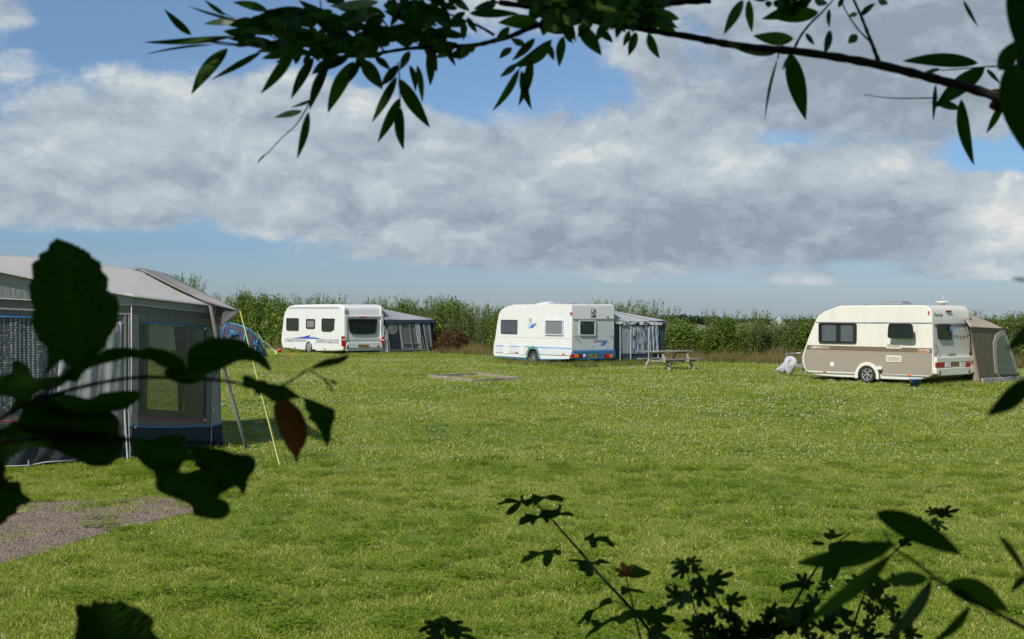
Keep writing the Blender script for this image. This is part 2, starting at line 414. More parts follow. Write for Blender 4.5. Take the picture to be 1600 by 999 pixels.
g = lambda Zf, a, b, h0, h1, m, nm, n1=.012: MB().prism(c3.side, [c3.side.hit(*Zf(*a)), c3.side.hit(*Zf(*b)), (c3.side.hit(*Zf(*b))[0], c3.side.hit(*Zf(*b))[1]-h1), (c3.side.hit(*Zf(*a))[0], c3.side.hit(*Zf(*a))[1]-h0)], .001, n1).build(nm, M[m], c3.root)
g(A3, (243,262), (960,268), .035, .035, 'alu', 'trim_rail'); g(B3, (-28,266), (592,270), .035, .035, 'alu', 'trim_rail')
g(A3, (160,800), (664,820), .018, .018, 'alu', 'trim_rail'); g(B3, (52,824), (560,850), .018, .018, 'alu', 'trim_rail')
g(A3, (190,812), (664,832), .012, .012, 'dgrey', 'trim_rail'); g(B3, (52,838), (540,858), .012, .012, 'dgrey', 'trim_rail')
window(c3.side, c3.S(A3, [(276,270),(682,276),(682,496),(276,490)]), c3.root, .09, .05, 'blackp', 'gd', 'curt', .05, gap=[(.05,.46),(.58,.94)])
hw = c3.side.shift(.05)
f = window(Plane(c3.side.o+c3.side.n*.05, c3.side.a, (c3.side.n+Vector((0,0,.10))).normalized(), Vector((0,0,1))-c3.side.n*-.10), c3.S(B3, [(180,276),(436,280),(440,440),(158,436)]), c3.root, .10, .05, 'blackp', 'gdd', 'curtd', .04)
for x in (240, 362): 
    p = c3.side.hit(*B3(x,440)); MB().beam(c3.side.w(p[0],p[1]+.03,.0), c3.side.w(p[0],p[1]-.05,.09), .012,.012).build('window_stay', M['dgrey'], f)
for q in ([(104,486),(268,490),(268,553),(104,549)], [(103,624),(268,628),(266,697),(103,692)]):
    o = MB().prism(c3.side, rounded(c3.S(B3, q), .03), .001, .02).build('vent_cover', M['cream'], c3.root, bevel=.005)
    pp = inset(c3.S(B3, q), .035); x0, x1 = pp[0][0], pp[1][0]; y1, y0 = pp[0][1], pp[3][1]
    mb = MB()
    for i in range(5):
        y = y0+(y1-y0)*(i+.5)/5; mb.prism(c3.side, [(x0,y-.007),(x1,y-.007),(x1,y+.007),(x0,y+.007)], .02, .0225)
    mb.build('vent_slot', M['taupe'], o)
MB().prism(c3.side, rounded(c3.S(A3, [(397,697),(438,697),(438,746),(397,746)]), .02), .001, .02).build('water_hatch', M['white'], c3.root, bevel=.005)
o = MB().prism(c3.side, rounded(c3.S(B3, [(10,742),(66,742),(62,778),(10,778)]), .02), .001, .07).build('socket_cover', M['white'], c3.root, bevel=.01)
p = c3.side.hit(*B3(38,778)); MB().tube([c3.side.w(p[0],p[1]-.0,.04), c3.side.w(p[0],p[1]-.15,.05), c3.side.w(p[0]+.02,p[1]-.35,.03), c3.side.w(p[0]+.1,.02,-.2)], .014).build('power_cable', M['ink'], o)
MB().prism(c3.side, rounded(c3.S(B3, [(26,778),(64,778),(60,810),(30,812)]), .015), .003, .05).build('power_plug', M['ink'], o)
for Zf, x, y in ((A3,336,796),(B3,350,835)):
    p = c3.side.hit(*Zf(x,y)); MB().prism(c3.side, rounded([(p[0]-.065,p[1]+.022),(p[0]+.065,p[1]+.022),(p[0]+.065,p[1]-.022),(p[0]-.065,p[1]-.022)], .02), .002, .03).build('side_marker', M['orange'], c3.root, bevel=.006)
MB().prism(c3.side, c3.S(B3, [(555,148),(568,148),(568,186),(555,182)]), .002, .03).build('marker_light', M['red'], c3.root)
wt = mat('cream_lettering', (.75,.68,.52), .5)
zc = (zt+zb)/2
p0 = c3.side.hit(*A3(188,540)); p1 = c3.side.hit(*A3(404,546))
text_on(c3.side, 'AVENTO', p0[0], zc, .105, wt, c3.root, align='LEFT', shear=.3, bold=.004, stretch=(p1[0]-p0[0])*.5/.43)
text_on(c3.side, 'EXISTER', p0[0]+(p1[0]-p0[0])*.53, zc, .095, wt, c3.root, align='LEFT', stretch=(p1[0]-p0[0])*.47/.42)
p0 = c3.side.hit(*B3(428,570)); p1 = c3.side.hit(*B3(568,570))
text_on(c3.side, 'Touring', (p0[0]+p1[0])/2, zc+.02, .17, wt, c3.root, shear=.35, stretch=(p1[0]-p0[0])/.56)
MB().prism(c3.side, [(p1[0]-.42,zc-.075),(p1[0]-.02,zc-.065),(p1[0]-.02,zc-.045),(p1[0]-.42,zc-.05)], .003, .006).build('underline', M['orange'], c3.root)
# rear
rp = c3.rear; zr = rp.hit(*B3(800,283))[1]
c3_r = mat('shaded_rear_sheet', (.62,.62,.585), .42, var=.03, bump=.04, bscale=5, dirt=(.42,.42,.38))  # body colour greyed, the shade on the back is put into the paint
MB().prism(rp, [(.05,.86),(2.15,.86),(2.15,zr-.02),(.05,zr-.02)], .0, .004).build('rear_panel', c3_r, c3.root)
MB().prism(rp, rounded([(.04,zr+.012),(2.16,zr+.012),(2.16,zr-.03),(.04,zr-.03)], .01), .0, .03).build('trim_rail', M['alu'], c3.root, bevel=.005)
window(rp, c3.Rr(B3, [(642,286),(782,286),(794,456),(656,450)]), c3.root, .09, .05, 'blackp', 'gdd', None, .06)
MB().prism(rp, rounded(c3.Rr(B3, [(762,140),(812,140),(812,156),(762,156)]), .01), -.14, -.02).build('brake_light', M['dred'], c3.root)
p = rp.hit(*B3(672,186)); text_on(rp, 'Touring', p[0], p[1], .16, M['inkg'], c3.root, shear=.35, n=-.046)
p = rp.hit(*B3(808,618)); text_on(rp, 'AVENTO', p[0], p[1], .115, M['ink'], c3.root, n=.007)
zz = lambda y, off=0: rp.hit(*B3(800, y), off)[1]
ledge = MB().prism(rp, rounded([(.03,zz(640,.1)),(2.17,zz(640,.1)),(2.17,zz(697,.1)),(.03,zz(697,.1))], .03), 0, .12).build('bumper', M['cream'], c3.root, bevel=.02)
MB().prism(rp, [(.03,zz(697,.1)+.005),(2.17,zz(697,.1)+.005),(2.17,zz(760,.1)),(.03,zz(760,.1))], 0, .09).build('light_panel', M['cream'], ledge, bevel=.01)
MB().prism(rp, rounded([(.0,zz(757,.1)),(2.2,zz(757,.1)),(2.2,zz(825,.1)+.03),(2.0,zz(838,.1)),(.25,zz(838,.1)),(.0,zz(828,.1)+.03)], .04), 0, .125).build('bumper_skirt', M['cream'], ledge, bevel=.02)
rq = rp.shift(.09)
def rr(a, b, y0, y1): 
    q = [rq.hit(*B3(a,y0)), rq.hit(*B3(b,y0)), rq.hit(*B3(b,y1)), rq.hit(*B3(a,y1))]; return q
for a, b in ((626,722),(950,1000)):
    tl = MB().prism(rq, rounded(rr(a,b,702,752), .02), .0, .03).build('tail_light', M['red'], ledge, bevel=.006)
    for k in ((648,662),(690,704)) if a < 900 else ((966,976),):
        MB().prism(rq, rr(k[0],k[1],706,746), .031, .034).build('lens_segment', M['dred'], tl)
for a, b in ((730,788),(888,946)):
    MB().prism(rq, rounded(rr(a,b,700,752), .015), .0, .03).build('reversing_light', M['white'], ledge, bevel=.006)
numplate(rq, rr(793,874,700,746), c3.root, 'WF-29-KJ')
rb = rp.shift(.126)
for q in ([(669,826),(679,782),(693,824)], [(985,812),(995,768),(1008,810)]):
    triangle(rb, [rb.hit(*B3(*k)) for k in q], ledge)
for y in (.12, 2.08):
    h = [rp.w(y, 1.32, .01), rp.w(y, 1.30, .07), rp.w(y+.03, 1.1, .08), rp.w(y, .98, .01)]
    MB().tube(h, .014).build('grab_handle', M['dgrey'], c3.root, smooth=True)
mb = MB(); mb.box(c3.pt(-2.0, 1.0, 2.62), .42, .28, .03, c3.u, c3.w); mb.box(c3.pt(-2.0, 1.0, 2.66), .38, .24, .035, c3.u, c3.w)
mb.build('roof_hatch', M['alu'], c3.root, bevel=.02)
mb = MB(); mb.lathe(c3.pt(-.55, 1.45, 2.56), (0,0,1), [(.09,0),(.07,.06),(.2,.09),(.24,.10),(.22,.125),(.001,.14)], 20); mb.tube([c3.pt(-.55,1.45,2.69), c3.pt(-.55,1.45,2.86)], .006)
mb.build('roof_aerial', M['cream'], c3.root, smooth=True)
# drawbar with jockey frame and grey cover
H = Z(1205,540,16.65); mid = Plane(c3.o+c3.w*1.1, c3.u, -c3.w)
hp = lambda x, y: mid.w(*mid.hit(*H(x, y)))
db = MB()
nose = pf[0][0]
for s in (-1, 1): db.beam(c3.pt(nose+.5, 1.1+s*.75, .42), c3.pt(nose-1.15, 1.1+s*.05, .42), .06, .09)
db.beam(c3.pt(nose-1.0,1.1,.44), c3.pt(nose-1.35,1.1,.46), .07, .08); db.tube([c3.pt(nose-1.0,1.1,.75), c3.pt(nose-1.0,1.1,.12)], .03)
d = db.build('drawbar', M['alu'], c3.root, bevel=.005)
MB().tube([hp(380,215), hp(800,195)], .018).tube([hp(380,235), hp(650,665)], .022).build('tow_frame', M['alu'], c3.root, smooth=True)
def inflate(pl, outline, th, mat_, name, parent, folds=.02, layers=6, centre=None):
    n = len(outline); cx_ = sum(p[0] for p in outline)/n; cy_ = sum(p[1] for p in outline)/n
    mb = MB(); rings = []
    vs = []; fs = []
    for sgn in (1, -1):
        for k in range(layers+1):
            t = k/layers; s_ = math.cos(t*math.pi/2*.97); h = math.sin(t*math.pi/2)*th*sgn
            for i, (x, y) in enumerate(outline):
                f_ = folds*math.sin(i*2.4+sgn)*(t*(1-t))*3*s_
                vs.append(pl.w(cx_+(x-cx_)*s_, cy_+(y-cy_)*s_, h+f_))
    L_ = (layers+1)*n
    for b in (0, L_):
        for k in range(layers):
            for i in range(n):
                j = (i+1) % n; fs.append([b+k*n+i, b+k*n+j, b+(k+1)*n+j, b+(k+1)*n+i])
        fs.append([b+layers*n+i for i in range(n)])
    return mb.add(vs, fs).build(name, mat_, parent, smooth=True)
ol = [(120,640),(150,600),(260,520),(330,450),(370,380),(400,310),(450,280),(520,275),(590,300),(640,350),(668,420),(660,520),(620,600),(560,680),(525,780),(500,785),(470,740),(420,665),(380,720),(300,740),(230,715),(160,680)]
cov = inflate(mid, [mid.hit(*H(*p)) for p in ol], .17, cloth('grey_cover_cloth', (.50,.51,.54), .05, .06, .5), 'drawbar_cover', c3.root, .05)
MB().tube([mid.w(*mid.hit(*H(x,y)), .17) for x, y in ((590,320),(540,380),(525,430),(540,520))], .006).build('cover_strap', M['dgrey'], cov)
# bunting (a thing of its own) and bucket
bt = thing('bunting', 'little pastel pennants strung along the back of the cream and taupe caravan', 'bunting', rp.w(1.1, 1.9, .05))
pts = [rp.w(*rp.hit(*B3(x, y), .07), .07) for x, y in ((782,322),(830,335),(880,352),(915,345),(960,326),(1000,310))]
MB().tube(pts, .004, 5).build('string', M['white'], bt)
bc = [(.12,.45,.62),(.62,.22,.42),(.14,.42,.55),(.20,.55,.62),(.62,.62,.6),(.10,.28,.5)]
for i, x in enumerate((792,815,836,876,908,952)):
    p = rp.hit(*B3(x, 326+(14 if 850 < x < 930 else 6)), .07); s_ = .045
    MB().prism(rp, [(p[0]-s_,p[1]+.03),(p[0]+s_,p[1]+.035),(p[0]+s_*.3,p[1]-.13)], .068, .072).build('pennant', mat('pennant_colour', bc[i], .8), bt)
cb = G(1429.5, 606); bk = thing('bucket', 'round blue plastic bucket in the grass under the back end of a caravan', 'bucket', cb)
bm_ = mat('blue_plastic', (.04,.12,.30), .4, var=.08)
MB().lathe(cb, (0,0,1), [(.001,.0),(.13,.0),(.165,.24),(.185,.24),(.185,.27),(.16,.27),(.125,.02),(.001,.02)], 28).build('tub', bm_, bk, smooth=True)
MB().tube([cb+Vector((.18*math.cos(t), -.10*math.sin(t)-.03, .25-.08*math.sin(t))) for t in [math.pi*i/10 for i in range(11)]], .005, 6).build('handle', M['alu'], bk)
# ---------- white caravan with blue bumper
c2 = Van('touring_caravan', 'white caravan with a blue rear bumper, in the middle of the field', 2.51, 53.5, 54, 2.3)
E2, H2 = Z(760,465,8.0), Z(880,470,10.52)
wc = c2.side.hit(*E2(585,770)); wr = .31
pf = c2.S(E2, [(100,730),(88,700),(92,600),(112,500),(132,350),(146,270),(155,215),(172,175),(200,145),(250,115),(345,88),(700,84),(1040,84),(1068,98),(1082,130),(1084,400),(1080,670),(1035,768),(800,768),(660,768)])
ab = [(wc[0]+x, z) for x, z in ((.46,.30),(.40,.55),(.27,.74),(.0,.79),(-.27,.74),(-.40,.55),(-.46,.30))]
pf += ab + c2.S(E2, [(500,752),(300,740)])
c2.body(pf, M['white2'])
z_b = c2.side.hit(*E2(300,608))[1]; x_f = c2.side.hit(*E2(104,650))[0]; x_r = c2.side.hit(*E2(1060,650))[0]
zl = .50
sk = lambda x0, x1, z0, z1, m, nm, n1=.004: MB().prism(c2.side, [(x0,z0),(x1,z0),(x1,z1),(x0,z1)], -.002, n1).build(nm, M[m], c2.root)
sk(x_f+.12, wc[0]-.5, zl, z_b-.03, 'lgrey', 'lower_panel'); sk(wc[0]+.5, x_r-.05, zl, z_b-.03, 'lgrey', 'lower_panel'); sk(wc[0]-.5, wc[0]+.5, .86, z_b-.03, 'lgrey', 'lower_panel')
sk(x_f+.08, x_r+.12, z_b-.028, z_b+.016, 'lblue', 'stripe', .006)
sk(x_f+.1, wc[0]-.5, zl-.02, zl, 'dgrey', 'trim_rail', .010); sk(wc[0]+.5, x_r-.05, zl-.02, zl, 'dgrey', 'trim_rail', .010)
zj = c2.side.hit(*E2(600,503))[1]; sk(x_f+.15, x_r+.12, zj-.012, zj, 'grey', 'panel_joint', .004)
for q in ([(100,732),(505,756),(505,778),(110,742)], [(655,768),(1030,768),(960,776),(680,785)]):
    MB().prism(c2.side, c2.S(E2, q), -.05, .012).build('blue_skirt', M['blue'], c2.root)
wa = [(wc[0]+x*k, .28+(z-.28)*k) for k, L_ in ((1.12, ab), (.88, list(reversed(ab)))) for x, z in [(p[0]-wc[0], p[1]) for p in L_]]
MB().prism(c2.side, wa, -.01, .035).build('wheel_arch', M['teal'], c2.root, bevel=.008)
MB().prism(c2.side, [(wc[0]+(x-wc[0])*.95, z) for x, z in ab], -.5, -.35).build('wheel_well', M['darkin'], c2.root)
wheel(c2, c2.side.w(wc[0], wr, -.1), wr, .18, c2.root, 'rim', 8)
window(c2.side, c2.S(E2, [(186,278),(392,280),(388,458),(184,452)]), c2.root, .05, .035, 'dgrey', 'gd', 'curt', .03)
window(c2.side, c2.S(E2, [(742,277),(968,280),(966,476),(738,472)]), c2.root, .04, .06, 'bframe', 'gclear', 'curtb', .05)
def stripes(pl, P, parent, sc=1.0):
    cs = [(.18,.45,.85),(.08,.28,.75),(.03,.12,.5)]
    for i, q in enumerate(P['s']):
        MB().prism(pl, q, .002, .005+.001*i).build('logo_stripe', mat('logo_blue', cs[i], .4), parent)
    for q in P['y']: MB().prism(pl, q, .002, .0045).build('logo_accent', M['yel'], parent)
S2 = lambda q: c2.S(E2, q)
stripes(c2.side, dict(s=[S2([(512,386),(528,386),(590,325),(560,345)]), S2([(535,386),(552,386),(618,318),(575,338)]), S2([(560,384),(578,384),(630,320),(600,335)])], y=[S2([(498,342),(550,340),(535,352),(505,350)]), S2([(606,352),(632,352),(634,364),(612,366)])]), c2.root)
def emblem(pl, c, w, h, m, parent):
    o = MB().prism(pl, [(c[0]-w,c[1]-h),(c[0]+w,c[1]-h),(c[0]+w,c[1]+h),(c[0]-w,c[1]+h)], .002, .005).build('emblem', m, parent)
    k = [[(-.7,.9),(-.1,.9),(.1,.2),(-.3,-.1),(-.8,.5)], [(.2,.8),(.9,.9),(.5,.3)], [(-.9,-.2),(-.2,-.4),(-.5,-.9),(-.9,-.7)], [(.1,-.2),(.9,.1),(.8,-.3),(.2,-.5)], [(-.1,-.6),(.3,-.6),(.1,-.95)]]
    for q in k: MB().prism(pl, [(c[0]+x*w, c[1]+y*h) for x, y in q], .005, .007).build('emblem_shape', M['white2'], o)
emblem(c2.side, c2.side.hit(*E2(548,284)), .10, .09, M['inkg'], c2.root)
emblem(c2.side, c2.side.hit(*E2(548,320)), .10, .09, mat('pale_emblem', (.5,.5,.5), .5), c2.root)
for q in ([(212,598),(294,602),(290,704),(210,700)], [(415,592),(480,594),(478,722),(413,716)]):
    fr = rounded(S2(q), .03); hh = MB().ring(c2.side, fr, inset(fr, .05), .003, .02).build('service_hatch', M['cream'], c2.root, bevel=.004)
    MB().prism(c2.side, inset(fr, .05), .0045, .012).build('hatch_door', M['white2'], hh)
for x, y in ((380,684),(965,706)):
    p = c2.side.hit(*E2(x,y)); MB().prism(c2.side, rounded([(p[0]-.09,p[1]+.025),(p[0]+.09,p[1]+.025),(p[0]+.09,p[1]-.025),(p[0]-.09,p[1]-.025)], .02), .002, .03).build('side_marker', M['orange'], c2.root)
MB().prism(c2.side, S2([(1054,186),(1072,186),(1072,218),(1054,216)]), .002, .04).build('marker_light', M['red'], c2.root)
rp = c2.rear; RR = lambda q: c2.Rr(H2, q)
c2_r = mat('shaded_hammered_sheet', (.60,.61,.60), .42, var=.03, bump=.08, bscale=9, dirt=(.42,.43,.40))  # darker copy of the white sheet, rear shade is in the colour
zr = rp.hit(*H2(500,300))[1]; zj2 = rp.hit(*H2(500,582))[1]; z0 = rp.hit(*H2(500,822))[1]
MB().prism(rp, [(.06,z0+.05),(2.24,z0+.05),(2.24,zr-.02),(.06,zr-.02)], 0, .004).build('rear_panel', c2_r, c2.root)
MB().prism(rp, [(.05,zr-.03),(2.25,zr-.03),(2.25,zr+.01),(.05,zr+.01)], 0, .03).build('trim_rail', M['alu'], c2.root, bevel=.005)
MB().prism(rp, [(.06,zj2-.006),(2.24,zj2-.006),(2.24,zj2+.006),(.06,zj2+.006)], .0, .006).build('panel_joint', M['grey'], c2.root)
window(rp, RR([(254,316),(528,318),(526,582),(256,578)]), c2.root, .03, .06, 'bframe', 'gdd', 'curtd', .05)
emblem(rp, rp.hit(*H2(499,200)), .125, .17, M['ink'], c2.root)
p = rp.hit(*H2(497,268)); text_on(rp, 'KNAUS', p[0], p[1], .07, M['ink'], c2.root, bold=.004, stretch=1.1)
p = rp.hit(*H2(582,664)); text_on(rp, 'SÜDWIND', p[0], p[1], .13, M['inkg'], c2.root, n=.012)
stripes(rp, dict(s=[RR([(580,742),(604,742),(700,640),(650,668)]), RR([(612,742),(636,742),(725,640),(668,668)]), RR([(642,744),(662,744),(740,650),(690,672)])], y=[RR([(556,688),(620,690),(600,700),(566,698)]), RR([(706,694),(742,694),(738,710),(704,710)])]), c2.root)
p = rp.hit(*H2(491,752)); MB().prism(rp, rounded([(p[0]-.03,p[1]-.03),(p[0]+.03,p[1]-.03),(p[0]+.03,p[1]+.03),(p[0]-.03,p[1]+.03)], .03), .003, .012).build('lock', M['lblue'], c2.root)
p = rp.hit(*H2(728,270)); MB().lathe(rp.w(p[0],p[1],0), rp.n, [(.04,0),(.04,.03),(.001,.035)], 14).build('rear_lamp', M['dgrey'], c2.root)
for y in (.08, 2.02):
    h = [rp.w(y, zj2+.02, .01), rp.w(y+.1, zj2+.03, .09), rp.w(y+.16, zj2-.02, .09), rp.w(y+.22, zj2-.08, .01)]
    MB().tube(h, .012).build('grab_handle', M['alu'], c2.root, smooth=True)
bpz = rp.shift(.1); zb1 = bpz.hit(*H2(500,860))[1]; zb0 = bpz.hit(*H2(500,945))[1]
bmp = MB().prism(rp, [(.0,z0-.0),(2.3,z0-.0),(2.3,zb0),(2.1,zb0-.06),(.2,zb0-.06),(.0,zb0)], -.02, .11).build('bumper', M['blue'], c2.root, bevel=.02)
BB = lambda a, b, y0=878, y1=935: [bpz.hit(*H2(a,y0)), bpz.hit(*H2(b,y0)), bpz.hit(*H2(b,y1)), bpz.hit(*H2(a,y1))]
for segs in (((125,178,'red'),(180,246,'orange'),(250,306,'dred')), ((668,700,'dred'),(704,752,'red'),(756,806,'orange'))):
    for a, b, m_ in segs: MB().prism(bpz, BB(a,b), .0, .035).build('tail_light', M[m_], bmp, bevel=.004)
p = bpz.hit(*H2(347,908)); MB().lathe(bpz.w(p[0],p[1],.0), rp.n, [(.075,.01),(.075,.02),(.04,.03),(.001,.03)], 20).build('round_badge', M['white'], bmp)
numplate(bpz, BB(412,570,880,930), c2.root, '12-WK-PJ')
rh = MB(); rh.sheet(lambda u, v: c2.pt(-4.0+1.3*u, .9+.8*v, 2.66+.13*math.sin(math.pi*u)*math.sin(math.pi*v)), 12, 8)
rh.build('roof_dome', M['white'], c2.root, smooth=True, solid=.01)
mb = MB().box(c2.pt(-1.9,1.1,2.70), .75, .3, .02, c2.u, c2.w)
mb.build('roof_hatch', mat('mauve_hatch_lid', (.35,.30,.42), .3), c2.root, bevel=.015)
# ---------- white caravan with blue triangle graphic
c1 = Van('touring_caravan', 'large white caravan with a grey band and blue triangle graphic, furthest left', -8.94, 68.0, 51, 2.5)
D1, H1 = Z(430,465,8.889), Z(525,475,13.32)
J1 = Z(440,520,16.0)
wc = c1.side.hit(*J1(690,450)); wr = .33
pf = c1.S(D1, [(95,700),(85,640),(78,590),(84,500),(100,380),(112,270),(130,200),(158,150),(195,118),(250,103),(550,96),(880,96),(915,104),(940,128),(952,180),(955,400),(960,600),(960,690),(930,745),(800,750),(560,748)])
pf += [(wc[0]+.42*math.cos(t), max(.2, .30+.42*math.sin(t))) for t in [R(a) for a in range(-5, 190, 15)]] + c1.S(D1, [(410,742),(250,722)])
c1.body(pf, M['white'], bev=.09)
S1 = lambda q: c1.S(D1, q)
SJ = lambda q: c1.S(J1, q)
ps = lambda q, m, nm, n0=-.002, n1=.004, sm=0: MB().prism(c1.side, q, n0, n1).build(nm, M[m], c1.root)
ps(S1([(180,158),(210,136),(872,132),(888,158)]), 'grey', 'stripe')
ps(SJ([(90,140),(720,170),(720,238),(90,220)]), 'grey', 'stripe'); ps(SJ([(860,165),(1440,185),(1425,278),(870,255)]), 'grey', 'stripe')
ps(SJ([(50,136),(270,134),(560,146),(1010,160),(1440,186),(1440,176),(1100,165),(900,140),(560,128)]), 'inkg', 'stripe', .004, .005)
ps(SJ([(260,140),(440,115),(560,100),(640,78),(700,60),(725,62),(690,92),(720,118),(860,126),(1020,158),(720,156),(500,146)]), 'royal', 'blue_graphic', .005, .007)
ps(SJ([(700,82),(740,72),(880,122),(800,118)]), 'bframe', 'graphic_highlight', .0072, .0085)
for q in ([(128,176),(322,182),(320,232),(128,226)], [(1110,208),(1328,214),(1326,274),(1110,268)]):
    h_ = MB().prism(c1.side, rounded(SJ(q), .03), .005, .012).build('hatch_label', M['white'], c1.root)
    pp = SJ(q); text_on(c1.side, 'EXCELLENT', (pp[0][0]+pp[1][0])/2, (pp[0][1]+pp[2][1])/2, .11, M['inkg'], h_, n=.014, bold=.006, stretch=1.25)
ps(SJ([(722,168),(860,172),(858,278),(722,272)]), 'cream', 'service_hatch', .0, .02)
ps(S1([(500,452),(562,454),(562,506),(500,504)]), 'cream', 'vent_cover', .0, .012)
window(c1.side, S1([(163,286),(330,288),(328,460),(163,456)]), c1.root, .08, .04, 'blackp', 'gdd', 'curtd', .05)
window(c1.side, S1([(437,298),(556,300),(554,434),(436,430)]), c1.root, .08, .07, 'blackp', 'gclear', 'curt', .05)
window(c1.side, S1([(655,290),(832,294),(806,474),(652,468)]), c1.root, [.08,.06,.3,.1], .04, 'blackp', 'gdd', 'curtd', .05)
for x, y in ((335,370),(1090,406)):
    p = c1.side.hit(*J1(x,y)); MB().prism(c1.side, rounded([(p[0]-.09,p[1]+.03),(p[0]+.09,p[1]+.03),(p[0]+.09,p[1]-.03),(p[0]-.09,p[1]-.03)], .02), .002, .03).build('side_marker', M['orange'], c1.root)
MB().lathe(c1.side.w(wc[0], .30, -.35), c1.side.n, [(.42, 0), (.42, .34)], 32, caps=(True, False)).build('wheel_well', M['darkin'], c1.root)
wa = [(wc[0]+r_*math.cos(t), .30+r_*math.sin(t)) for r_, ts in ((.50, range(-8, 189, 14)), (.38, range(188, -9, -14))) for t in [R(a) for a in ts]]
MB().prism(c1.side, wa, -.01, .03).build('wheel_arch', M['white'], c1.root, bevel=.008)
wheel(c1, c1.side.w(wc[0], wr, -.1), wr, .2, c1.root, 'hub', 8)
MB().lathe(c1.side.w(wc[0], wr, .02), c1.side.n, [(.27,0),(.24,.02),(.001,.03)], 28).build('wheel_cover', M['hub'], c1.root, smooth=True)
ps(SJ([(55,120),(100,140),(95,385),(60,385)]), 'white', 'front_trim', .0, .03)
# rear of it
rp = c1.rear; RH = lambda q, off=0: [rp.hit(*H1(x,y), off) for x, y in q]
c1_r = mat('shaded_rear_moulding', (.66,.67,.67), .4, var=.02, dirt=(.5,.5,.47))  # white toned down so the back looks turned from the sun
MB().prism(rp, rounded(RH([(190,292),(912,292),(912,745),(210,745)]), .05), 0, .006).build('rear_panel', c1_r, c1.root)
MB().prism(rp, RH([(210,752),(912,752),(912,795),(230,795)]), .0, .008).build('stripe', M['grey'], c1.root)
MB().prism(rp, rounded(RH([(190,245),(915,245),(915,282),(190,282)]), .03), 0, .06).build('trim_rail', M['white'], c1.root, bevel=.02)
q = rounded(RH([(244,310),(854,318),(825,618),(560,640),(288,622)]), [.1,.1,.16,.5,.16])
window(rp, RH([(244,310),(854,318),(825,618),(560,640),(288,622)]), c1.root, [.1,.1,.16,.5,.16], .07, 'blackp', 'gdd', None, .06)
MB().prism(rp, rounded(RH([(480,266),(640,266),(640,284),(480,284)], .06), .02), .06, .085).build('brake_light', M['red'], c1.root)
p = RH([(325,204)])[0]; text_on(rp, 'Easy', p[0]-.06, p[1], .12, M['ink'], c1.root, shear=.4, stretch=1.15, n=-.035)
p = RH([(484,196)])[0]; text_on(rp, 'Hobby', p[0]+.03, p[1], .20, M['inkg'], c1.root, shear=.2, stretch=1.35, n=-.035)
for x0, x1 in ((0.0, .2), (2.3, 2.5)):
    MB().prism(rp, rounded([(x0,.35),(x1,.35),(x1,2.55),(x0,2.55)], .08), -.04, .05).build('corner_moulding', M['white'], c1.root, bevel=.03)
for q in ([(112,680),(150,668),(192,690),(205,800),(195,905),(118,885)], [(912,790),(950,700),(1000,680),(1004,800),(1000,905),(945,880)]):
    off = .055; qq = [rp.hit(*H1(x,y), off) for x, y in q]
    tl = MB().prism(rp.shift(off), rounded(qq, .05), -.03, .03).build('tail_light', M['red'], c1.root, bevel=.012)
    cx_ = sum(p[0] for p in qq)/len(qq); top = max(p[1] for p in qq)
    MB().prism(rp.shift(off), [(cx_-.11, top-.24),(cx_+.09, top-.24),(cx_+.11, top-.14),(cx_-.09, top-.14)], .031, .034).build('clear_lens', M['white'], tl)
for x in (.08, 2.42):
    p = RH([(150,165)])[0]; MB().prism(rp, rounded([(x-.03,p[1]-.09),(x+.03,p[1]-.09),(x+.03,p[1]+.07),(x-.03,p[1]+.07)], .03), .05, .07).build('marker_light', M['dred'], c1.root)
zt_ = RH([(560,800)])[0][1]; zm_ = RH([(560,915)])[0][1]; zb_ = RH([(560,975)])[0][1]
bp = MB().prism(rp, rounded([(.16,zt_),(2.34,zt_),(2.4,zt_-.15),(2.4,zm_-.02),(1.72,zm_-.02),(1.45,zm_+.02),(1.05,zm_+.02),(.80,zm_-.02),(.1,zm_-.02),(.1,zt_-.15)], .06), 0, .10).build('bumper', M['white'], c1.root, bevel=.03)
MB().prism(rp, [(.05,zm_),(2.45,zm_),(2.4,zb_),(.12,zb_)], 0, .05).build('bumper_skirt', M['white'], bp, bevel=.01)
b2 = rp.shift(.1); numplate(b2, [b2.hit(*H1(*k)) for k in ((478,842),(664,842),(664,896),(478,896))], c1.root, '43-WL-LD')
for q in ([(215,915),(247,850),(275,915)], [(850,912),(880,848),(906,912)]):
    triangle(b2, [b2.hit(*H1(*k)) for k in q], bp)
def swirl(pl, c):
    pts = [pl.w(c[0]+.09*math.cos(t)*(1-t/9), c[1]+.3*math.sin(t)*(1-t/9)-.05*t, .055) for t in [i*.35 for i in range(14)]]
    MB().tube(pts, .012, 6).build('swirl_graphic', M['inkg'], c1.root)
swirl(rp, (2.40, 1.55))
for v in (c1, c2, c3): v.root['group'] = GRP
for v, nose_m in ((c1, 'alu'), (c2, 'alu')):
    xs = min(p[0] for p in (v is c1 and [(-6.8,0)] or [(-5.6,0)]))
    db = MB()
    for s in (-1, 1): db.beam(v.pt(xs+.4, v.W/2+s*.7, .40), v.pt(xs-1.1, v.W/2+s*.05, .42), .06, .09)
    db.beam(v.pt(xs-1.0,v.W/2,.44), v.pt(xs-1.35,v.W/2,.46), .07, .08); db.tube([v.pt(xs-1.0,v.W/2,.7), v.pt(xs-1.0,v.W/2,.1)], .03)
    db.build('drawbar', M['alu'], v.root, bevel=.005)
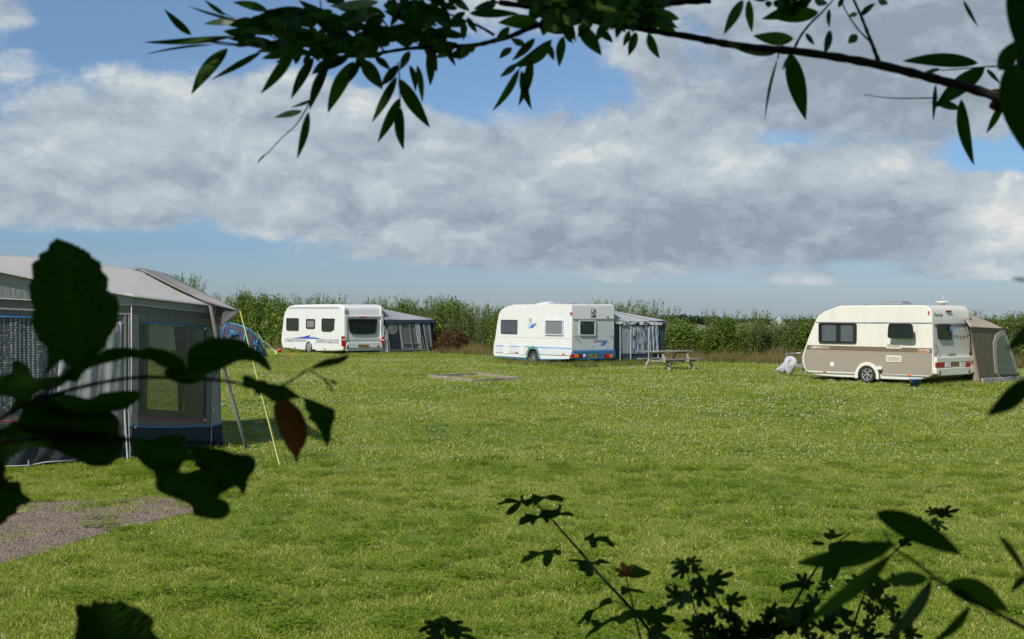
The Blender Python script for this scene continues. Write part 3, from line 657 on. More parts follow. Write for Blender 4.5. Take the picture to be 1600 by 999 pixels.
# ------------------------------------------------------------------ awnings
M['c_navy'] = cloth('navy_canvas', (.032,.042,.062), .06)
M['c_navy2'] = cloth('slate_navy_canvas', (.05,.075,.11), .06)
M['c_lg'] = cloth('light_grey_canvas', (.40,.40,.42), .15)
M['c_wh'] = cloth('off_white_canvas', (.58,.58,.58), .2)
M['c_mid'] = cloth('mid_grey_canvas', (.25,.245,.235), .15)
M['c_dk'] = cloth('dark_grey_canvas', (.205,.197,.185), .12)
M['c_brown'] = cloth('brown_canvas', (.23,.185,.135), .1)
M['c_tan'] = cloth('tan_canvas', (.46,.385,.30), .15)
M['c_beige'] = cloth('beige_canvas', (.42,.39,.32), .15)
M['c_ivory'] = cloth('ivory_canvas', (.52,.50,.43), .15)
def wrink(a, fu, fv, ph=0):
    return lambda u, v: a*(math.sin(u*fu+math.sin(v*3+ph))*.6 + .4*math.sin(u*fu*2.3+v*fv+ph))
def fabric(pl, pts, m, nm, parent, n=.01, th=.006, nu=14, nv=8, amp=.012, fu=9, fv=3):
    """quad of cloth (4 plane points TL,TR,BR,BL) with soft folds"""
    P = [pl.w(x, y, n) for x, y in pts]
    return MB().patch(P[0], P[1], P[2], P[3], nu, nv, pl.n, wrink(amp, fu, fv, pts[0][0])).build(nm, m, parent, smooth=True, solid=th)
AG = 'awnings pitched beside the caravans'
# --- awning 1 (navy, beside the blue triangle caravan)
W1 = Z(600,470,11.1)
e = Plane(c1.pt(.0, c1.W+.02, 0), c1.w, c1.u)
a1 = thing('caravan_awning', 'navy awning with clear windows and a grey roof, beside the leftmost caravan', 'awning', e.w(1.6, 0), AG)
hh = lambda pl, Zf, q: [pl.hit(*Zf(x, y)) for x, y in q]
zt1 = e.hit(*W1(400,372))[1]; wr_ = e.hit(*W1(860,905))[0]; wt_ = e.hit(*W1(815,370))[0]
outer = [(.15, zt1), (wt_, zt1), (wr_, .0), (.15, .0)]
inn = hh(e, W1, [(275,400),(612,400),(650,855),(335,855)])
MB().ring(e, outer, [inn[0], inn[1], inn[2], inn[3]], -.005, .005).build('end_wall', M['c_navy'], a1)
MB().prism(e, inn, -.012, -.008).build('window_film', M['gclear'], a1)
Q = lambda q: hh(e, W1, q)
MB().prism(e, Q([(75,400),(245,395),(310,850),(110,860)]), .006, .010).build('door_panel', M['c_navy'], a1)
fabric(e, Q([(250,400),(292,400),(345,880),(312,880)]), M['c_lg'], 'window_edging', a1, .012, amp=.004)
fabric(e, Q([(530,395),(615,395),(668,862),(612,862)]), M['c_wh'], 'curtain', a1, .012, amp=.02, fu=14)
fabric(e, Q([(440,395),(530,395),(610,862),(505,862)]), cloth('sheer_curtain', (.10,.12,.14), .3), 'curtain', a1, -.05, amp=.02, fu=14)
fabric(e, Q([(672,395),(790,390),(840,855),(760,860)]), cloth('pale_vinyl', (.20,.24,.24), .3), 'side_window', a1, .012, amp=.008)
fabric(e, Q([(668,395),(690,395),(765,900),(748,900)]), M['c_lg'], 'window_edging', a1, .02, amp=.002)
fabric(e, Q([(770,390),(790,390),(842,855),(825,855)]), M['c_lg'], 'window_edging', a1, .02, amp=.002)
for a_, b_ in (((430,400),(500,858)), ((330,738),(612,742)), ((100,860),(790,850)), ((620,620),(680,870)), ((660,620),(725,930)), ((55,480),(110,955)), ((20,500),(80,960)), ((720,680),(790,920))):
    MB().tube([e.w(*e.hit(*W1(*a_)), .03), e.w(*e.hit(*W1(*b_)), .03)], .022, 6).build('frame_pole', M['alu'], a1)
c_ = e.hit(*W1(152,483)); MB().lathe(e.w(c_[0], c_[1], .01), e.n, [(.33,0),(.33,.012),(.001,.014)], 24).build('round_vent', M['c_mid'], a1)
fabric(e, [(.02, zt1-.15), (.22, zt1-.5), (.35, .0), (-.25, .0)], M['c_wh'], 'draught_skirt', a1, .03, amp=.03)
A_ = at(*W1(140,133), 70.2); A0 = at(*W1(0,140), 68.2)
B_ = e.w(*e.hit(*W1(20,340))); C_ = e.w(*e.hit(*W1(910,352)))
ridge = c1.pt(-1.2, c1.W, 2.52); ridge2 = c1.pt(-5.0, c1.W, 2.5); C2_ = C_ - c1.u*5.0
B_ = e.w(.05, zt1+.12, .05); C_ = e.w(e.hit(*W1(905,355))[0], zt1+.10, .05)
A_ = c1.pt(-1.0, c1.W+.1, 2.55)
mb = MB(); nn = Vector((0,0,1))
mb.patch(B_, C_, A_, c1.pt(-.1, c1.W+.02, 2.45), 14, 8, nn, lambda u, v: -.10*math.sin(math.pi*v)*math.sin(math.pi*u)+.01*math.sin(u*14))
mb.patch(A_, C_, C_-c1.u*5.0, c1.pt(-5.2, c1.W+.1, 2.55), 14, 10, nn, lambda u, v: -.05*math.sin(math.pi*u))
mb.build('awning_roof', M['c_lg'], a1, smooth=True, solid=.008)
MB().prism(e.shift(.05), [(.05, zt1+.14), (C_-e.o).dot(e.a) > 0 and ((C_-e.o).dot(e.a), zt1+.12), ((C_-e.o).dot(e.a)-.05, zt1-.05), (.1, zt1-.07)], .0, .01).build('valance', M['c_navy2'], a1)
# front wall with window openings and far end wall
fp = Plane(e.w(wr_, 0), c1.u*-1, c1.w); fo = [(0,0),(5,0),(5,zt1),(0,zt1)]
MB().ring(fp, fo, [(.5,.5),(4.5,.5),(4.5,1.6),(.5,1.6)], -.005, .005).build('front_wall', M['c_navy'], a1)
be = Plane(e.o-c1.u*5, c1.w, c1.u)
MB().ring(be, [(0,0),(wr_,0),(wt_,zt1),(0,zt1)], [(.5,.45),(wr_-.5,.45),(wt_-.3,1.65),(.5,1.65)], -.005, .005).build('far_wall', M['c_navy'], a1)
# --- awning 2 (blue/white, beside the blue bumper caravan)
E = Z(940,470,7.682)
e2 = Plane(c2.pt(-.15, c2.W+.02, 0), c2.w, c2.u); Q = lambda q: hh(e2, E, q)
a2 = thing('caravan_awning', 'dark blue awning with pale grey panels and patterned valance, behind the picnic table', 'awning', e2.w(1.4, 0), AG)
zt2 = e2.hit(*E(450,285))[1]; xr = e2.hit(*E(770,300))[0]; xb = e2.hit(*E(742,600))[0]
MB().prism(e2, [(0,zt2+.1),(xr,zt2+.16),(xb-.05,.0),(.02,0)], -.006, .0).build('end_wall', M['c_navy2'], a2)
lg2 = cloth('pale_grey_awning_cloth', (.36,.39,.42), .12)
MB().prism(e2, rounded(Q([(228,292),(340,284),(345,636),(218,634)]), [.4,.02,.02,.02]), .002, .008).build('side_panel', lg2, a2)
fabric(e2, Q([(560,296),(668,300),(676,640),(560,640)]), lg2, 'side_panel', a2, .03, amp=.05, fu=16, fv=9, nu=24)
MB().ring(e2, rounded(Q([(350,302),(558,302),(556,640),(346,640)]), .15), inset(rounded(Q([(350,302),(558,302),(556,640),(346,640)]), .15), .05), .01, .02).build('door_frame', lg2, a2)
m, nt = NT('streaked_curtain'); L = nt.links.new
tc = nd(nt,'ShaderNodeTexCoord'); mp = nd(nt,'ShaderNodeMapping'); mp.inputs['Scale'].default_value = (9,9,1.6); L(tc.outputs['Object'], mp.inputs[0])
no = nd(nt,'ShaderNodeTexNoise'); setin(no, {'Scale':2.2,'Detail':3}); L(mp.outputs[0], no.inputs['Vector']); cr = nd(nt,'ShaderNodeValToRGB'); cr.color_ramp.elements[0].position=.42; cr.color_ramp.elements[0].color=(.05,.07,.11,1); cr.color_ramp.elements[1].position=.56; cr.color_ramp.elements[1].color=(.42,.45,.49,1)
b = nd(nt,'ShaderNodeBsdfPrincipled'); b.inputs['Roughness'].default_value=.8; o_ = nd(nt,'ShaderNodeOutputMaterial'); L(no.outputs['Fac'], cr.inputs[0]); L(cr.outputs[0], b.inputs['Base Color']); L(b.outputs[0], o_.inputs[0]); M['streak'] = m
q = Q([(358,312),(550,312),(548,632),(354,632)])
MB().sheet(lambda u, v: e2.w(q[3][0]+(q[2][0]-q[3][0])*u, q[3][1]+(q[0][1]-q[3][1])*v, .025+.02*math.sin(u*50)), 60, 3).build('door_curtain', M['streak'], a2, smooth=True)
m, nt = NT('black_motif_valance'); L = nt.links.new
tc = nd(nt,'ShaderNodeTexCoord'); no = nd(nt,'ShaderNodeTexNoise'); setin(no, {'Scale':4.2,'Detail':1}); L(tc.outputs['Object'], no.inputs['Vector']); cr = nd(nt,'ShaderNodeValToRGB'); cr.color_ramp.elements[0].position=.43; cr.color_ramp.elements[0].color=(.03,.03,.04,1); cr.color_ramp.elements[1].position=.47; cr.color_ramp.elements[1].color=(.65,.65,.65,1)
b = nd(nt,'ShaderNodeBsdfPrincipled'); b.inputs['Roughness'].default_value=.8; o_ = nd(nt,'ShaderNodeOutputMaterial'); L(no.outputs['Fac'], cr.inputs[0]); L(cr.outputs[0], b.inputs['Base Color']); L(b.outputs[0], o_.inputs[0]); M['motif'] = m
vq = Q([(148,244),(745,268),(745,292),(148,274)])
MB().sheet(lambda u, v: e2.w(vq[3][0]+(vq[2][0]-vq[3][0])*u, (vq[3][1]+(vq[2][1]-vq[3][1])*u)+(vq[0][1]-vq[3][1])*v - (1-v)*.03*abs(math.sin(u*22)), .07+.01*math.sin(u*60)), 90, 2).build('valance', M['motif'], a2, solid=.006)
for x_ in (218, 345, 558, 672):
    MB().tube([e2.w(*e2.hit(*E(x_, 300)), .03), e2.w(e2.hit(*E(x_-4, 640))[0], .0, .05)], .02, 6).build('frame_pole', M['c_wh'], a2)
tl2 = e2.w(0, zt2+.18, .06); tr2 = e2.w(e2.hit(*E(745,272))[0], e2.hit(*E(745,272))[1], .06)
rt = e2.w(*e2.hit(*E(797,240)), -.05); apex = c2.pt(-1.3, c2.W+.1, 2.50)
mb = MB()
mb.patch(tl2, tr2, apex+(rt-apex)*.0, c2.pt(-.2, c2.W+.02, 2.42), 14, 8, nn, lambda u, v: -.06*math.sin(math.pi*v)*math.sin(math.pi*u)+.012*math.sin(u*17))
mb.patch(apex, tr2, rt, apex+Vector((.02,.02,0)), 10, 6, nn, None)
mb.patch(apex, rt, rt-c2.u*3.6, apex-c2.u*3.2, 12, 8, nn, lambda u, v: -.05*math.sin(math.pi*u))
mb.build('awning_roof', cloth('silver_grey_canvas', (.46,.46,.48), .15), a2, smooth=True, solid=.008)
MB().prism(Plane(e2.w(xb, 0), -c2.u, c2.w), [(0,0),(3.6,0),(3.6,zt2+.1),(0,zt2+.1)], -.005, .005).build('front_wall', M['c_navy2'], a2)
MB().prism(Plane(e2.o-c2.u*3.6, c2.w, c2.u), [(0,0),(xb,0),(xr,zt2+.1),(0,zt2+.1)], -.005, .005).build('far_wall', M['c_navy2'], a2)
MB().tube([e2.w(*e2.hit(*E(795,245)),0), e2.w(xb+.25, .0, .3)], .01, 5).build('guy_rope', M['dgrey'], a2)
# --- awning 3 (brown, beside the cream caravan)
S3 = Z(1480,470,6.66)
Pa, Pb = c3.pt(.3, 2.28, 0), c3.pt(.05, 5.0, 0)
e3 = wallplane(Pa, Pb); Q = lambda q: hh(e3, S3, q)
a3 = thing('caravan_awning', 'brown awning with a tan roof and arched window, at the right edge', 'awning', e3.w(1.4, 0), AG)
bl = e3.hit(*S3(345,888)); 
pw = [(0,0)] + [(e3.hit(*S3(760,820))[0], 0)] + Q([(740,745),(690,560),(640,420),(590,295),(400,288),(240,280)])
z_tl = pw[-1][1]
side3 = [(0, .0), (e3.hit(*S3(762,830))[0], .0)] + Q([(745,760),(690,560),(640,430),(580,290),(400,286),(236,278)])
MB().prism(e3, side3, -.006, .0).build('end_wall', M['c_brown'], a3)
# gusset between caravan and end wall, in lighter tan
P1 = c3.pt(-.02, 2.24, 0); P1t = c3.pt(-.02, 2.24, z_tl+.0); P2 = e3.w(.02, 0, 0); P2t = e3.w(side3[-1][0]+.02, z_tl)
MB().patch(P1t, P2t, P2, c3.pt(.02,2.24,0), 8, 10, e3.n, wrink(.015, 8, 5)).build('gusset', M['c_tan'], a3, smooth=True, solid=.008)
arch_o = Q([(497,755),(480,560),(474,440),(500,360),(545,315),(590,295),(632,410),(680,560),(736,748)])
arch_i = Q([(530,768),(515,600),(512,470),(530,400),(560,372),(590,362),(615,440),(655,590),(712,764)])
MB().ring(e3, arch_o, arch_i, .002, .02).build('window_surround', M['c_ivory'], a3)
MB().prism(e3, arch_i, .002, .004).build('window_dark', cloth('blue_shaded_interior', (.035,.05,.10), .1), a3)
fabric(e3, Q([(560,380),(600,400),(705,762),(670,765)]), cloth('net_drape', (.28,.27,.27), .3), 'curtain', a3, .02, amp=.025, fu=12)
MB().prism(e3, arch_i, .040, .044).build('window_film', M['gclear'], a3)
for a_, b_ in (((515,600),(600,768)), ((520,686),(690,688)), ((512,470),(575,600))):
    MB().tube([e3.w(*e3.hit(*S3(*a_)), .03), e3.w(*e3.hit(*S3(*b_)), .03)], .015, 6).build('frame_pole', M['alu'], a3)
zsk = e3.hit(*S3(345,845))[1]
fabric(e3, [(.0,.20), (side3[1][0],.17), (side3[1][0]+.02,.0), (.0,.0)], M['c_ivory'], 'mud_skirt', a3, .02, amp=.015, fu=12)
MB().tube([e3.w(*e3.hit(*S3(495,755)), .05), e3.w(e3.hit(*S3(535,885))[0]+.02, .0, .3)], .008, 5).build('guy_rope', M['c_wh'], a3)
MB().tube([e3.w(*e3.hit(*S3(580,292)), .02), e3.w(side3[1][0]+.8, .0, .1)], .012, 5).build('guy_rope', M['dgrey'], a3)
mb = MB(); ap = c3.pt(-.5, 2.25, 2.44); ap0 = c3.pt(-.05, 2.22, 2.38)
tlr = P1t + Vector((0,0,.02)); trr = e3.w(*e3.hit(*S3(582,290)), .03); tpr = e3.w(*e3.hit(*S3(560,240)), -.25)
mb.patch(e3.w(side3[-1][0]-.05, z_tl+.02, .03), trr, tpr, ap, 14, 8, nn, lambda u, v: -.05*math.sin(math.pi*u)*math.sin(math.pi*v))
mb.patch(tlr, e3.w(side3[-1][0]-.05, z_tl+.02, .03), ap, ap0, 6, 6, nn)
mb.patch(ap, tpr, tpr-c3.u*3.5, ap-c3.u*3.5, 10, 8, nn, lambda u, v: -.05*math.sin(math.pi*u))
mb.build('awning_roof', M['c_tan'], a3, smooth=True, solid=.008)
k3 = side3[1][0]
MB().patch(e3.w(k3,0), e3.w(side3[5][0], side3[5][1]), e3.w(side3[5][0], side3[5][1])-c3.u*3.5, e3.w(k3,0)-c3.u*3.5, 6, 6).build('front_wall', M['c_brown'], a3, solid=.006)
# ------------------------------------------------------------------ big grey awning tent, left
T6, Tt, Tq = Z(180,390,2.853), Z(200,460,3.33), lambda x, y: (x/3.7, 370+y/3.7)
K = G(205,716); Rr_ = G(346,696)
rw = wallplane(K, Rr_)
Lp = at(0, 700, 19.3); lw = wallplane(Vector((Lp.x-1.6, Lp.y-1.4, 0)), K)
tent = thing('awning_tent', 'big grey awning tent with blue piping and canopy wing, at the left edge', 'tent', K)
Q = lambda q: hh(rw, Tt, q)
wl = rw.hit(346, 600)[0]
zE0 = rw.hit(205, 464)[1]; zE1 = rw.hit(336, 478)[1]
win = Q([(58,150),(425,174),(405,652),(50,640)])
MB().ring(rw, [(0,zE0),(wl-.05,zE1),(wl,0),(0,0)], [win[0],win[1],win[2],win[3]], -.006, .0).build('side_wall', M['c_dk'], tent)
m_film = glass('smoked_mesh_film', (.12,.125,.13), .80, .2, (.66,.68,.66))
MB().prism(rw, win, -.02, -.016).build('window_film', m_film, tent)
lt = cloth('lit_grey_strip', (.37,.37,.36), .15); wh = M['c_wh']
pr = lambda pl, q, m_, nm, n0=.003, n1=.009: MB().prism(pl, q, n0, n1).build(nm, m_, tent)
pr(rw, Q([(20,104),(56,106),(50,684),(16,680)]), lt, 'seam_strip')
pr(rw, Q([(432,470),(470,400),(480,676),(430,684)]), lt, 'seam_strip')
pr(rw, Q([(406,180),(426,180),(424,684),(404,684)]), M['c_dk'], 'seam_strip', .003, .012)
pr(rw, Q([(60,104),(430,128),(430,168),(60,146)]), M['c_mid'], 'header_band', .004, .012)
pr(rw, [rw.hit(205,464), rw.hit(336,479), rw.hit(336,490), rw.hit(205,477)], cloth('fascia_grey', (.36,.36,.34), .15), 'fascia', .004, .02)
pr(rw, Q([(0,690),(180,694),(430,688),(486,674),(492,800),(0,860)]), M['c_navy'], 'mud_skirt', .004, .014)
cl = lambda nm, c: mat(nm, c, .6)
sky_p, pink_p, wh_p = cl('sky_blue_piping', (.05,.26,.62)), cl('pink_piping', (.50,.07,.13)), cl('white_piping', (.62,.61,.58))
def pipe(pl, pts, m_, r=.012, off=.02, nm='piping'):
    MB().tube([pl.w(*pl.hit(*p), off) for p in pts], r, 6).build(nm, m_, tent, smooth=True)
pipe(rw, [Tt(60,147), Tt(240,158), Tt(425,176)], sky_p); pipe(rw, [Tt(48,640), Tt(200,648), Tt(400,652)], pink_p, .010)
pipe(rw, [Tt(0,688), Tt(180,693), Tt(430,686), Tt(478,673)], sky_p); pipe(rw, [(205,476),(270,483),(336,490)], wh_p, .009)
pipe(rw, [Tt(13,20), Tt(14,400), Tt(10,840)], wh_p, .007, .02); pipe(rw, [Tt(430,690), Tt(428,800)], wh_p, .008, .02); pipe(rw, [Tt(458,90), Tt(460,180)], wh_p, .008, .02)
for x, y in ((396,178),(392,654),(30,692),(436,602)):
    MB().lathe(rw.w(*rw.hit(*Tt(x,y)), .02), rw.n, [(.022,0),(.018,.02),(.001,.02)], 10).build('toggle', M['white'], tent)
# inside curtains tied at the window
cd = cloth('smoky_curtain', (.06,.065,.075), .2)
fabric(rw, Q([(60,160),(112,160),(104,600),(52,600)]), cd, 'curtain', tent, -.08, amp=.03, fu=10)
fabric(rw, Q([(252,168),(330,172),(300,610),(286,606)]), cd, 'curtain', tent, -.08, amp=.03, fu=10)
# left wall
Q = lambda q: hh(lw, Tq, q)
kx = lw.hit(205, 600)[0]
lp_z = lambda px, py: lw.hit(px, py)
wout = [lp_z(-150,398), lp_z(0,426), lp_z(52,437), lp_z(205,464), (kx,0), (lp_z(-150,740)[0],0)]
MB().prism(lw, wout, -.01, -.002).build('front_wall', M['c_dk'], tent)
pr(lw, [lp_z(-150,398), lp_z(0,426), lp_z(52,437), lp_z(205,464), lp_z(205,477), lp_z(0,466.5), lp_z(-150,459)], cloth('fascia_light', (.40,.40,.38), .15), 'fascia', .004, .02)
pr(lw, [lp_z(-150,474), lp_z(0,481), lp_z(205,490), lp_z(205,492), lp_z(0,483.5), lp_z(-150,477)], wh, 'header_band', .004, .02)
pipe(lw, [(-150,459.5),(0,467),(205,477.5)], wh_p, .010); pipe(lw, [(-150,492),(0,495),(100,499)], sky_p, .014); pipe(lw, [(-150,657),(0,658.5),(60,660)], pink_p, .012)
m, nt = NT('lace_curtain'); L = nt.links.new
tc = nd(nt,'ShaderNodeTexCoord'); mp = nd(nt,'ShaderNodeMapping'); mp.inputs['Scale'].default_value=(1,1,1.25); L(tc.outputs['Object'], mp.inputs[0])
vo = nd(nt,'ShaderNodeTexVoronoi'); setin(vo, {'Scale':21,'Randomness':.30}); L(mp.outputs[0], vo.inputs['Vector']); cr = nd(nt,'ShaderNodeValToRGB'); cr.color_ramp.elements[0].position=.28; cr.color_ramp.elements[0].color=(.42,.43,.44,1); cr.color_ramp.elements[1].position=.40; cr.color_ramp.elements[1].color=(.07,.08,.09,1)
b = nd(nt,'ShaderNodeBsdfPrincipled'); b.inputs['Roughness'].default_value=.8; o_ = nd(nt,'ShaderNodeOutputMaterial'); L(vo.outputs['Distance'], cr.inputs[0]); L(cr.outputs[0], b.inputs['Base Color']); L(b.outputs[0], o_.inputs[0])
q = [lp_z(-150,494), lp_z(104,499), lp_z(104,652), lp_z(-150,652)]
MB().sheet(lambda u, v: lw.w(q[3][0]+(q[2][0]-q[3][0])*u, q[3][1]*(1-v)+(q[0][1]+(q[1][1]-q[0][1])*u)*v-.0, .012+.006*math.sin(u*40)), 80, 4).build('lace_curtain', m, tent, smooth=True)
fabric(lw, [lp_z(92,500), lp_z(190,503), lp_z(192,668), lp_z(88,664)], cloth('pale_wall_panel', (.42,.42,.41), .15), 'door_panel', tent, .02, amp=.02, fu=18, fv=6, nu=30)
for x0, x1 in ((193,196.5),(200,203.5)):
    pr(lw, [lp_z(x0,492), lp_z(x1,492), lp_z(x1,712), lp_z(x0,712)], lt, 'seam_strip', .004, .016)
MB().tube([lw.w(*lw.hit(192,640), .06), lw.w(lw.hit(195,712)[0], .0, .10)], .016, 8).build('frame_pole', M['c_wh'], tent)
MB().tube([lw.w(*lw.hit(198,640), .06), lw.w(lw.hit(199,712)[0], .0, .10)], .009, 8).build('frame_pole', M['c_wh'], tent)
fabric(lw, [lp_z(-150,672), lp_z(204,680), (kx,.0), (lp_z(-150,740)[0],.0)], cloth('shiny_dark_skirt', (.05,.055,.06), .05), 'mud_skirt', tent, .06, amp=.05, fu=30, fv=8, nu=50)
pipe(lw, [(-60,728),(20,727),(40,726),(65,721),(110,718)], wh_p, .010, .15)
MB().tube([lw.w(lw.hit(38,727)[0], .12, .16), lw.w(lw.hit(38,727)[0], -.05, .18)], .012, 6).build('tent_peg', M['alu'], tent)
# roof
F0 = at(-150,398,18.1); F1 = at(0,426,19.4); F2 = at(205,464,20.7); F3 = at(334,478.5,22.5)
F0 = lw.w(*lw.hit(-150,398), .06); F1 = lw.w(*lw.hit(0,426), .06); Fm = lw.w(*lw.hit(52,437), .06); F2 = rw.w(*rw.hit(205,464), .06); F3 = rw.w(*rw.hit(336,479), .06)
Bm1 = at(-150,390,21.5); B0 = at(0,399,22.5); B1 = at(60,402.5,23); B2 = at(215,421,24.5)
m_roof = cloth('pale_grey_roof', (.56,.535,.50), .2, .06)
mb = MB(); sag = lambda u, v: -.05*math.sin(math.pi*v)
mb.patch(F0, F1, B0, Bm1, 10, 10, nn, sag); mb.patch(F1, Fm, B1, B0, 8, 10, nn, sag); mb.patch(Fm, F2, B2, B1, 16, 10, nn, sag)
mb.patch(F2, F3, B2+Vector((.03,.03,0)), B2, 14, 10, nn, sag)
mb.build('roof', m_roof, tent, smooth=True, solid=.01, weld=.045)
MB().tube([F0,F1,Fm,F2,F3], .012, 6).build('piping', wh_p, tent); 
hip = [F2.lerp(B2, t)+Vector((0,0,.02-.04*math.sin(math.pi*t))) for t in (0,.25,.5,.75,1)]
MB().tube([at(170,446,21.9), at(188,455,21.3), F2+Vector((0,0,.02))], .007, 6).build('piping', wh_p, tent)
# back half of the tent: roof going down, far walls with openings
bn = rw.n*-1
Bk = B2 + Vector((.3, 1.6, -.5)); 
mb = MB(); mb.patch(Bm1, B0, B0+Vector((.8,2.6,-.8)), Bm1+Vector((.8,2.6,-.8)), 6, 6); mb.patch(B0, B2, B2+Vector((.8,2.2,-.7)), B0+Vector((.8,2.6,-.8)), 6, 6)
mb.patch(B2, F3, F3+Vector((.02,.02,0)), B2+Vector((.8,2.2,-.7)), 6, 6)
mb.build('back_roof', m_roof, tent, solid=.01)
bk_ = Plane(rw.w(-1.3,0,-2.9), rw.a, rw.n); 
Qb = lambda q: hh(bk_, Tt, q)
op = Qb([(110,146),(284,150),(292,608),(100,596)])
aL, aR = Qb([(-5,300)])[0][0], Qb([(474,300)])[0][0]
MB().ring(bk_, [(aL,2.45),(aR,2.35),(aR,0),(aL,0)], op, -.006, .0).build('back_wall', M['c_dk'], tent)
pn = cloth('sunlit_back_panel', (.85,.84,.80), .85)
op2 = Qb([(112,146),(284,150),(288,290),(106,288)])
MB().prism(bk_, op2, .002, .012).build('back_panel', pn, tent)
# canopy wing, strap and guy lines
tip = at(375,486.5,21.0); low = at(343,511,21.8); ca = rw.w(*rw.hit(322,476), .10); ctop = B2+Vector((-.05,0,.05)); cback = at(258,428,25.2)
m_can = cloth('canopy_grey', (.29,.275,.265), .2, .08)
mb = MB(); mb.patch(ctop, cback, tip, ca, 8, 16, nn, lambda u, v: -.04*math.sin(math.pi*v)*math.sin(math.pi*u))
mb.build('canopy', m_can, tent, smooth=True, solid=.02)
MB().patch(ca+Vector((.12,-.02,0)), tip, low, rw.w(*rw.hit(342,505), .08), 10, 8, None, wrink(.015, 9, 6)).build('canopy_flap', cloth('flap_grey', (.17,.17,.17), .3), tent, smooth=True, solid=.008)
MB().patch(rw.w(*rw.hit(334,480), .04), ca+Vector((.12,0,0)), rw.w(*rw.hit(342,510), .10), rw.w(*rw.hit(337,508), .04), 4, 4).build('canopy_cheek', cloth('cheek_grey', (.30,.31,.31), .2), tent, solid=.006)
g0 = G(386,703)
MB().tube([ca+Vector((0,0,-.02)), at(338,526,22.2), at(350,577,22.25), at(365,630,22.25), g0], .038, 8, flat=.35).build('storm_strap', M['c_dk'], tent, smooth=True)
gy = mat('yellow_cord', (.62,.58,.14), .6)
MB().tube([tip, G(437,728)], .008, 6).tube([tip, G(439.5,727)], .008, 6).tube([tip, at(408,540,27), G(436,640)+Vector((.3,3,0))], .007, 6).build('guy_rope', gy, tent)
MB().tube([G(438,728)+Vector((0,0,.06)), G(438,728)+Vector((0,0,-.05))], .012).build('tent_peg', M['alu'], tent)
# ------------------------------------------------------------------ blue and grey tunnel tent
Dq = Z(240,400,6.242)
DT = 66.0
dt = thing('tunnel_tent', 'low grey and bright blue tunnel tent on the grass behind the big grey awning tent', 'tent', at(380,500,DT)*1)
ROOT[dt.name] = Vector((at(380,500,DT).x, DT, 0)); dt.location = ROOT[dt.name]
prof = [(250,30),(290,505),(330,504.5),(356,505),(372,508),(388,514),(402,525),(410,537),(416,553)]
prof = [(288,506.5),(310,505),(330,504.5),(356,505),(372,508.5),(388,514.5),(400,524),(409,537),(415.5,552)]
X = [at(px, py, DT) for px, py in prof]
wid = [1.5,1.55,1.55,1.5,1.4,1.2,.95,.6,.15]
def domefn(rad=0.0):
    def f(u, v):
        t = u*(len(X)-1); i = min(int(t), len(X)-2); k = t-i
        p = X[i].lerp(X[i+1], k); w = wid[i]*(1-k)+wid[i+1]*k
        a = math.pi*v
        return Vector((p.x, DT + math.cos(a)*(w+rad), max(0, (p.z+rad)*math.sin(a)**.75)))
    return f
MB().sheet(domefn(), 24, 20).build('fly_sheet', cloth('slate_tent_cloth', (.10,.105,.135), .15, .08, .5), dt, smooth=True, solid=.01)
bl_ = mat('bright_blue_tape', (.07,.28,.50), .5)
for px in (356, 388, 404):
    i = None; u = None
    for j in range(len(prof)-1):
        if prof[j][0] <= px <= prof[j+1][0]: u = (j+(px-prof[j][0])/(prof[j+1][0]-prof[j][0]))/(len(prof)-1)
    MB().tube([domefn(.015)(u, v/16) for v in range(1, 17)], .035, 6).build('pole_sleeve', bl_, dt)
MB().tube([domefn(.02)(u/20, .5) for u in range(8, 20)], .045, 6).build('ridge_tape', bl_, dt)
df = domefn(.02)
MB().sheet(lambda u, v: df(.80+.19*u, 1.0-.13*v), 6, 4).build('blue_hem', mat('blue_hem', (.03,.16,.34), .6), dt)
for (u0, v0) in ((.455,.70),(.75,.72),(.86,.76)):
    q = [df(u0,v0), df(u0+.10,v0+.06), df(u0+.02,v0+.10)]; q = [p+Vector((0,-.03,0)) for p in q]
    MB().add([q[0], q[1], q[2], q[0]+Vector((0,-.1,0)), q[1]+Vector((0,-.1,0)), q[2]+Vector((0,-.1,0))], [[0,1,2],[3,4,5],[0,1,4,3],[1,2,5,4],[2,0,3,5]]).build('vent_flap', bl_, dt)
lim = mat('lime_cord', (.45,.60,.10), .6); ltg = mat('pale_green_cord', (.35,.5,.42), .6)
MB().tube([at(413,533,DT), at(431,550,DT-1)], .012, 5).tube([at(416,543,DT), at(431,550.5,DT-1)], .012, 5).tube([at(431,551,DT-1), G(443,558)], .012, 5).build('guy_rope', ltg, dt)
MB().tube([at(402,520,DT), at(412,535,DT-.5), G(419,556)], .014, 5).tube([at(416,545,DT), G(426,560)], .012, 5).build('guy_rope', lim, dt)
MB().box(at(431,550.5,DT-1), .05,.02,.10).build('rope_tensioner', mat('lime_plastic', (.45,.75,.05), .4), dt)
for px, py, c, nm in ((443.5,559,(.6,.03,.05),'red plastic tent peg in the grass below the pale green cords'),(458,557,(.75,.22,.05),'orange plastic tent peg standing in the grass near the large white caravan')):
    g_ = G(px, py); p_ = thing('tent_peg', nm, 'tent peg', g_, 'coloured pegs in the grass')
    m_ = mat('peg_plastic', c, .4); MB().tube([g_+Vector((0,0,-.05)), g_+Vector((0,0,.12))], .022, 6).build('shaft', m_, p_); MB().box(g_+Vector((.02,0,.13)), .06,.02,.035).build('head', m_, p_, bevel=.01)
g_ = G(436.5, 551.5); rbx = thing('play_ball', 'small crimson ball lying in the grass by the front end of the large white caravan', 'ball', g_)
MB().lathe(g_, (0,0,1), [(.001,.0)]+[(.13*math.sin(t), .13-.13*math.cos(t)) for t in [math.pi*i/10 for i in range(1,10)]]+[(.001,.26)], 16).build('ball_skin', mat('crimson_rubber', (.5,.02,.06), .4), rbx, smooth=True)
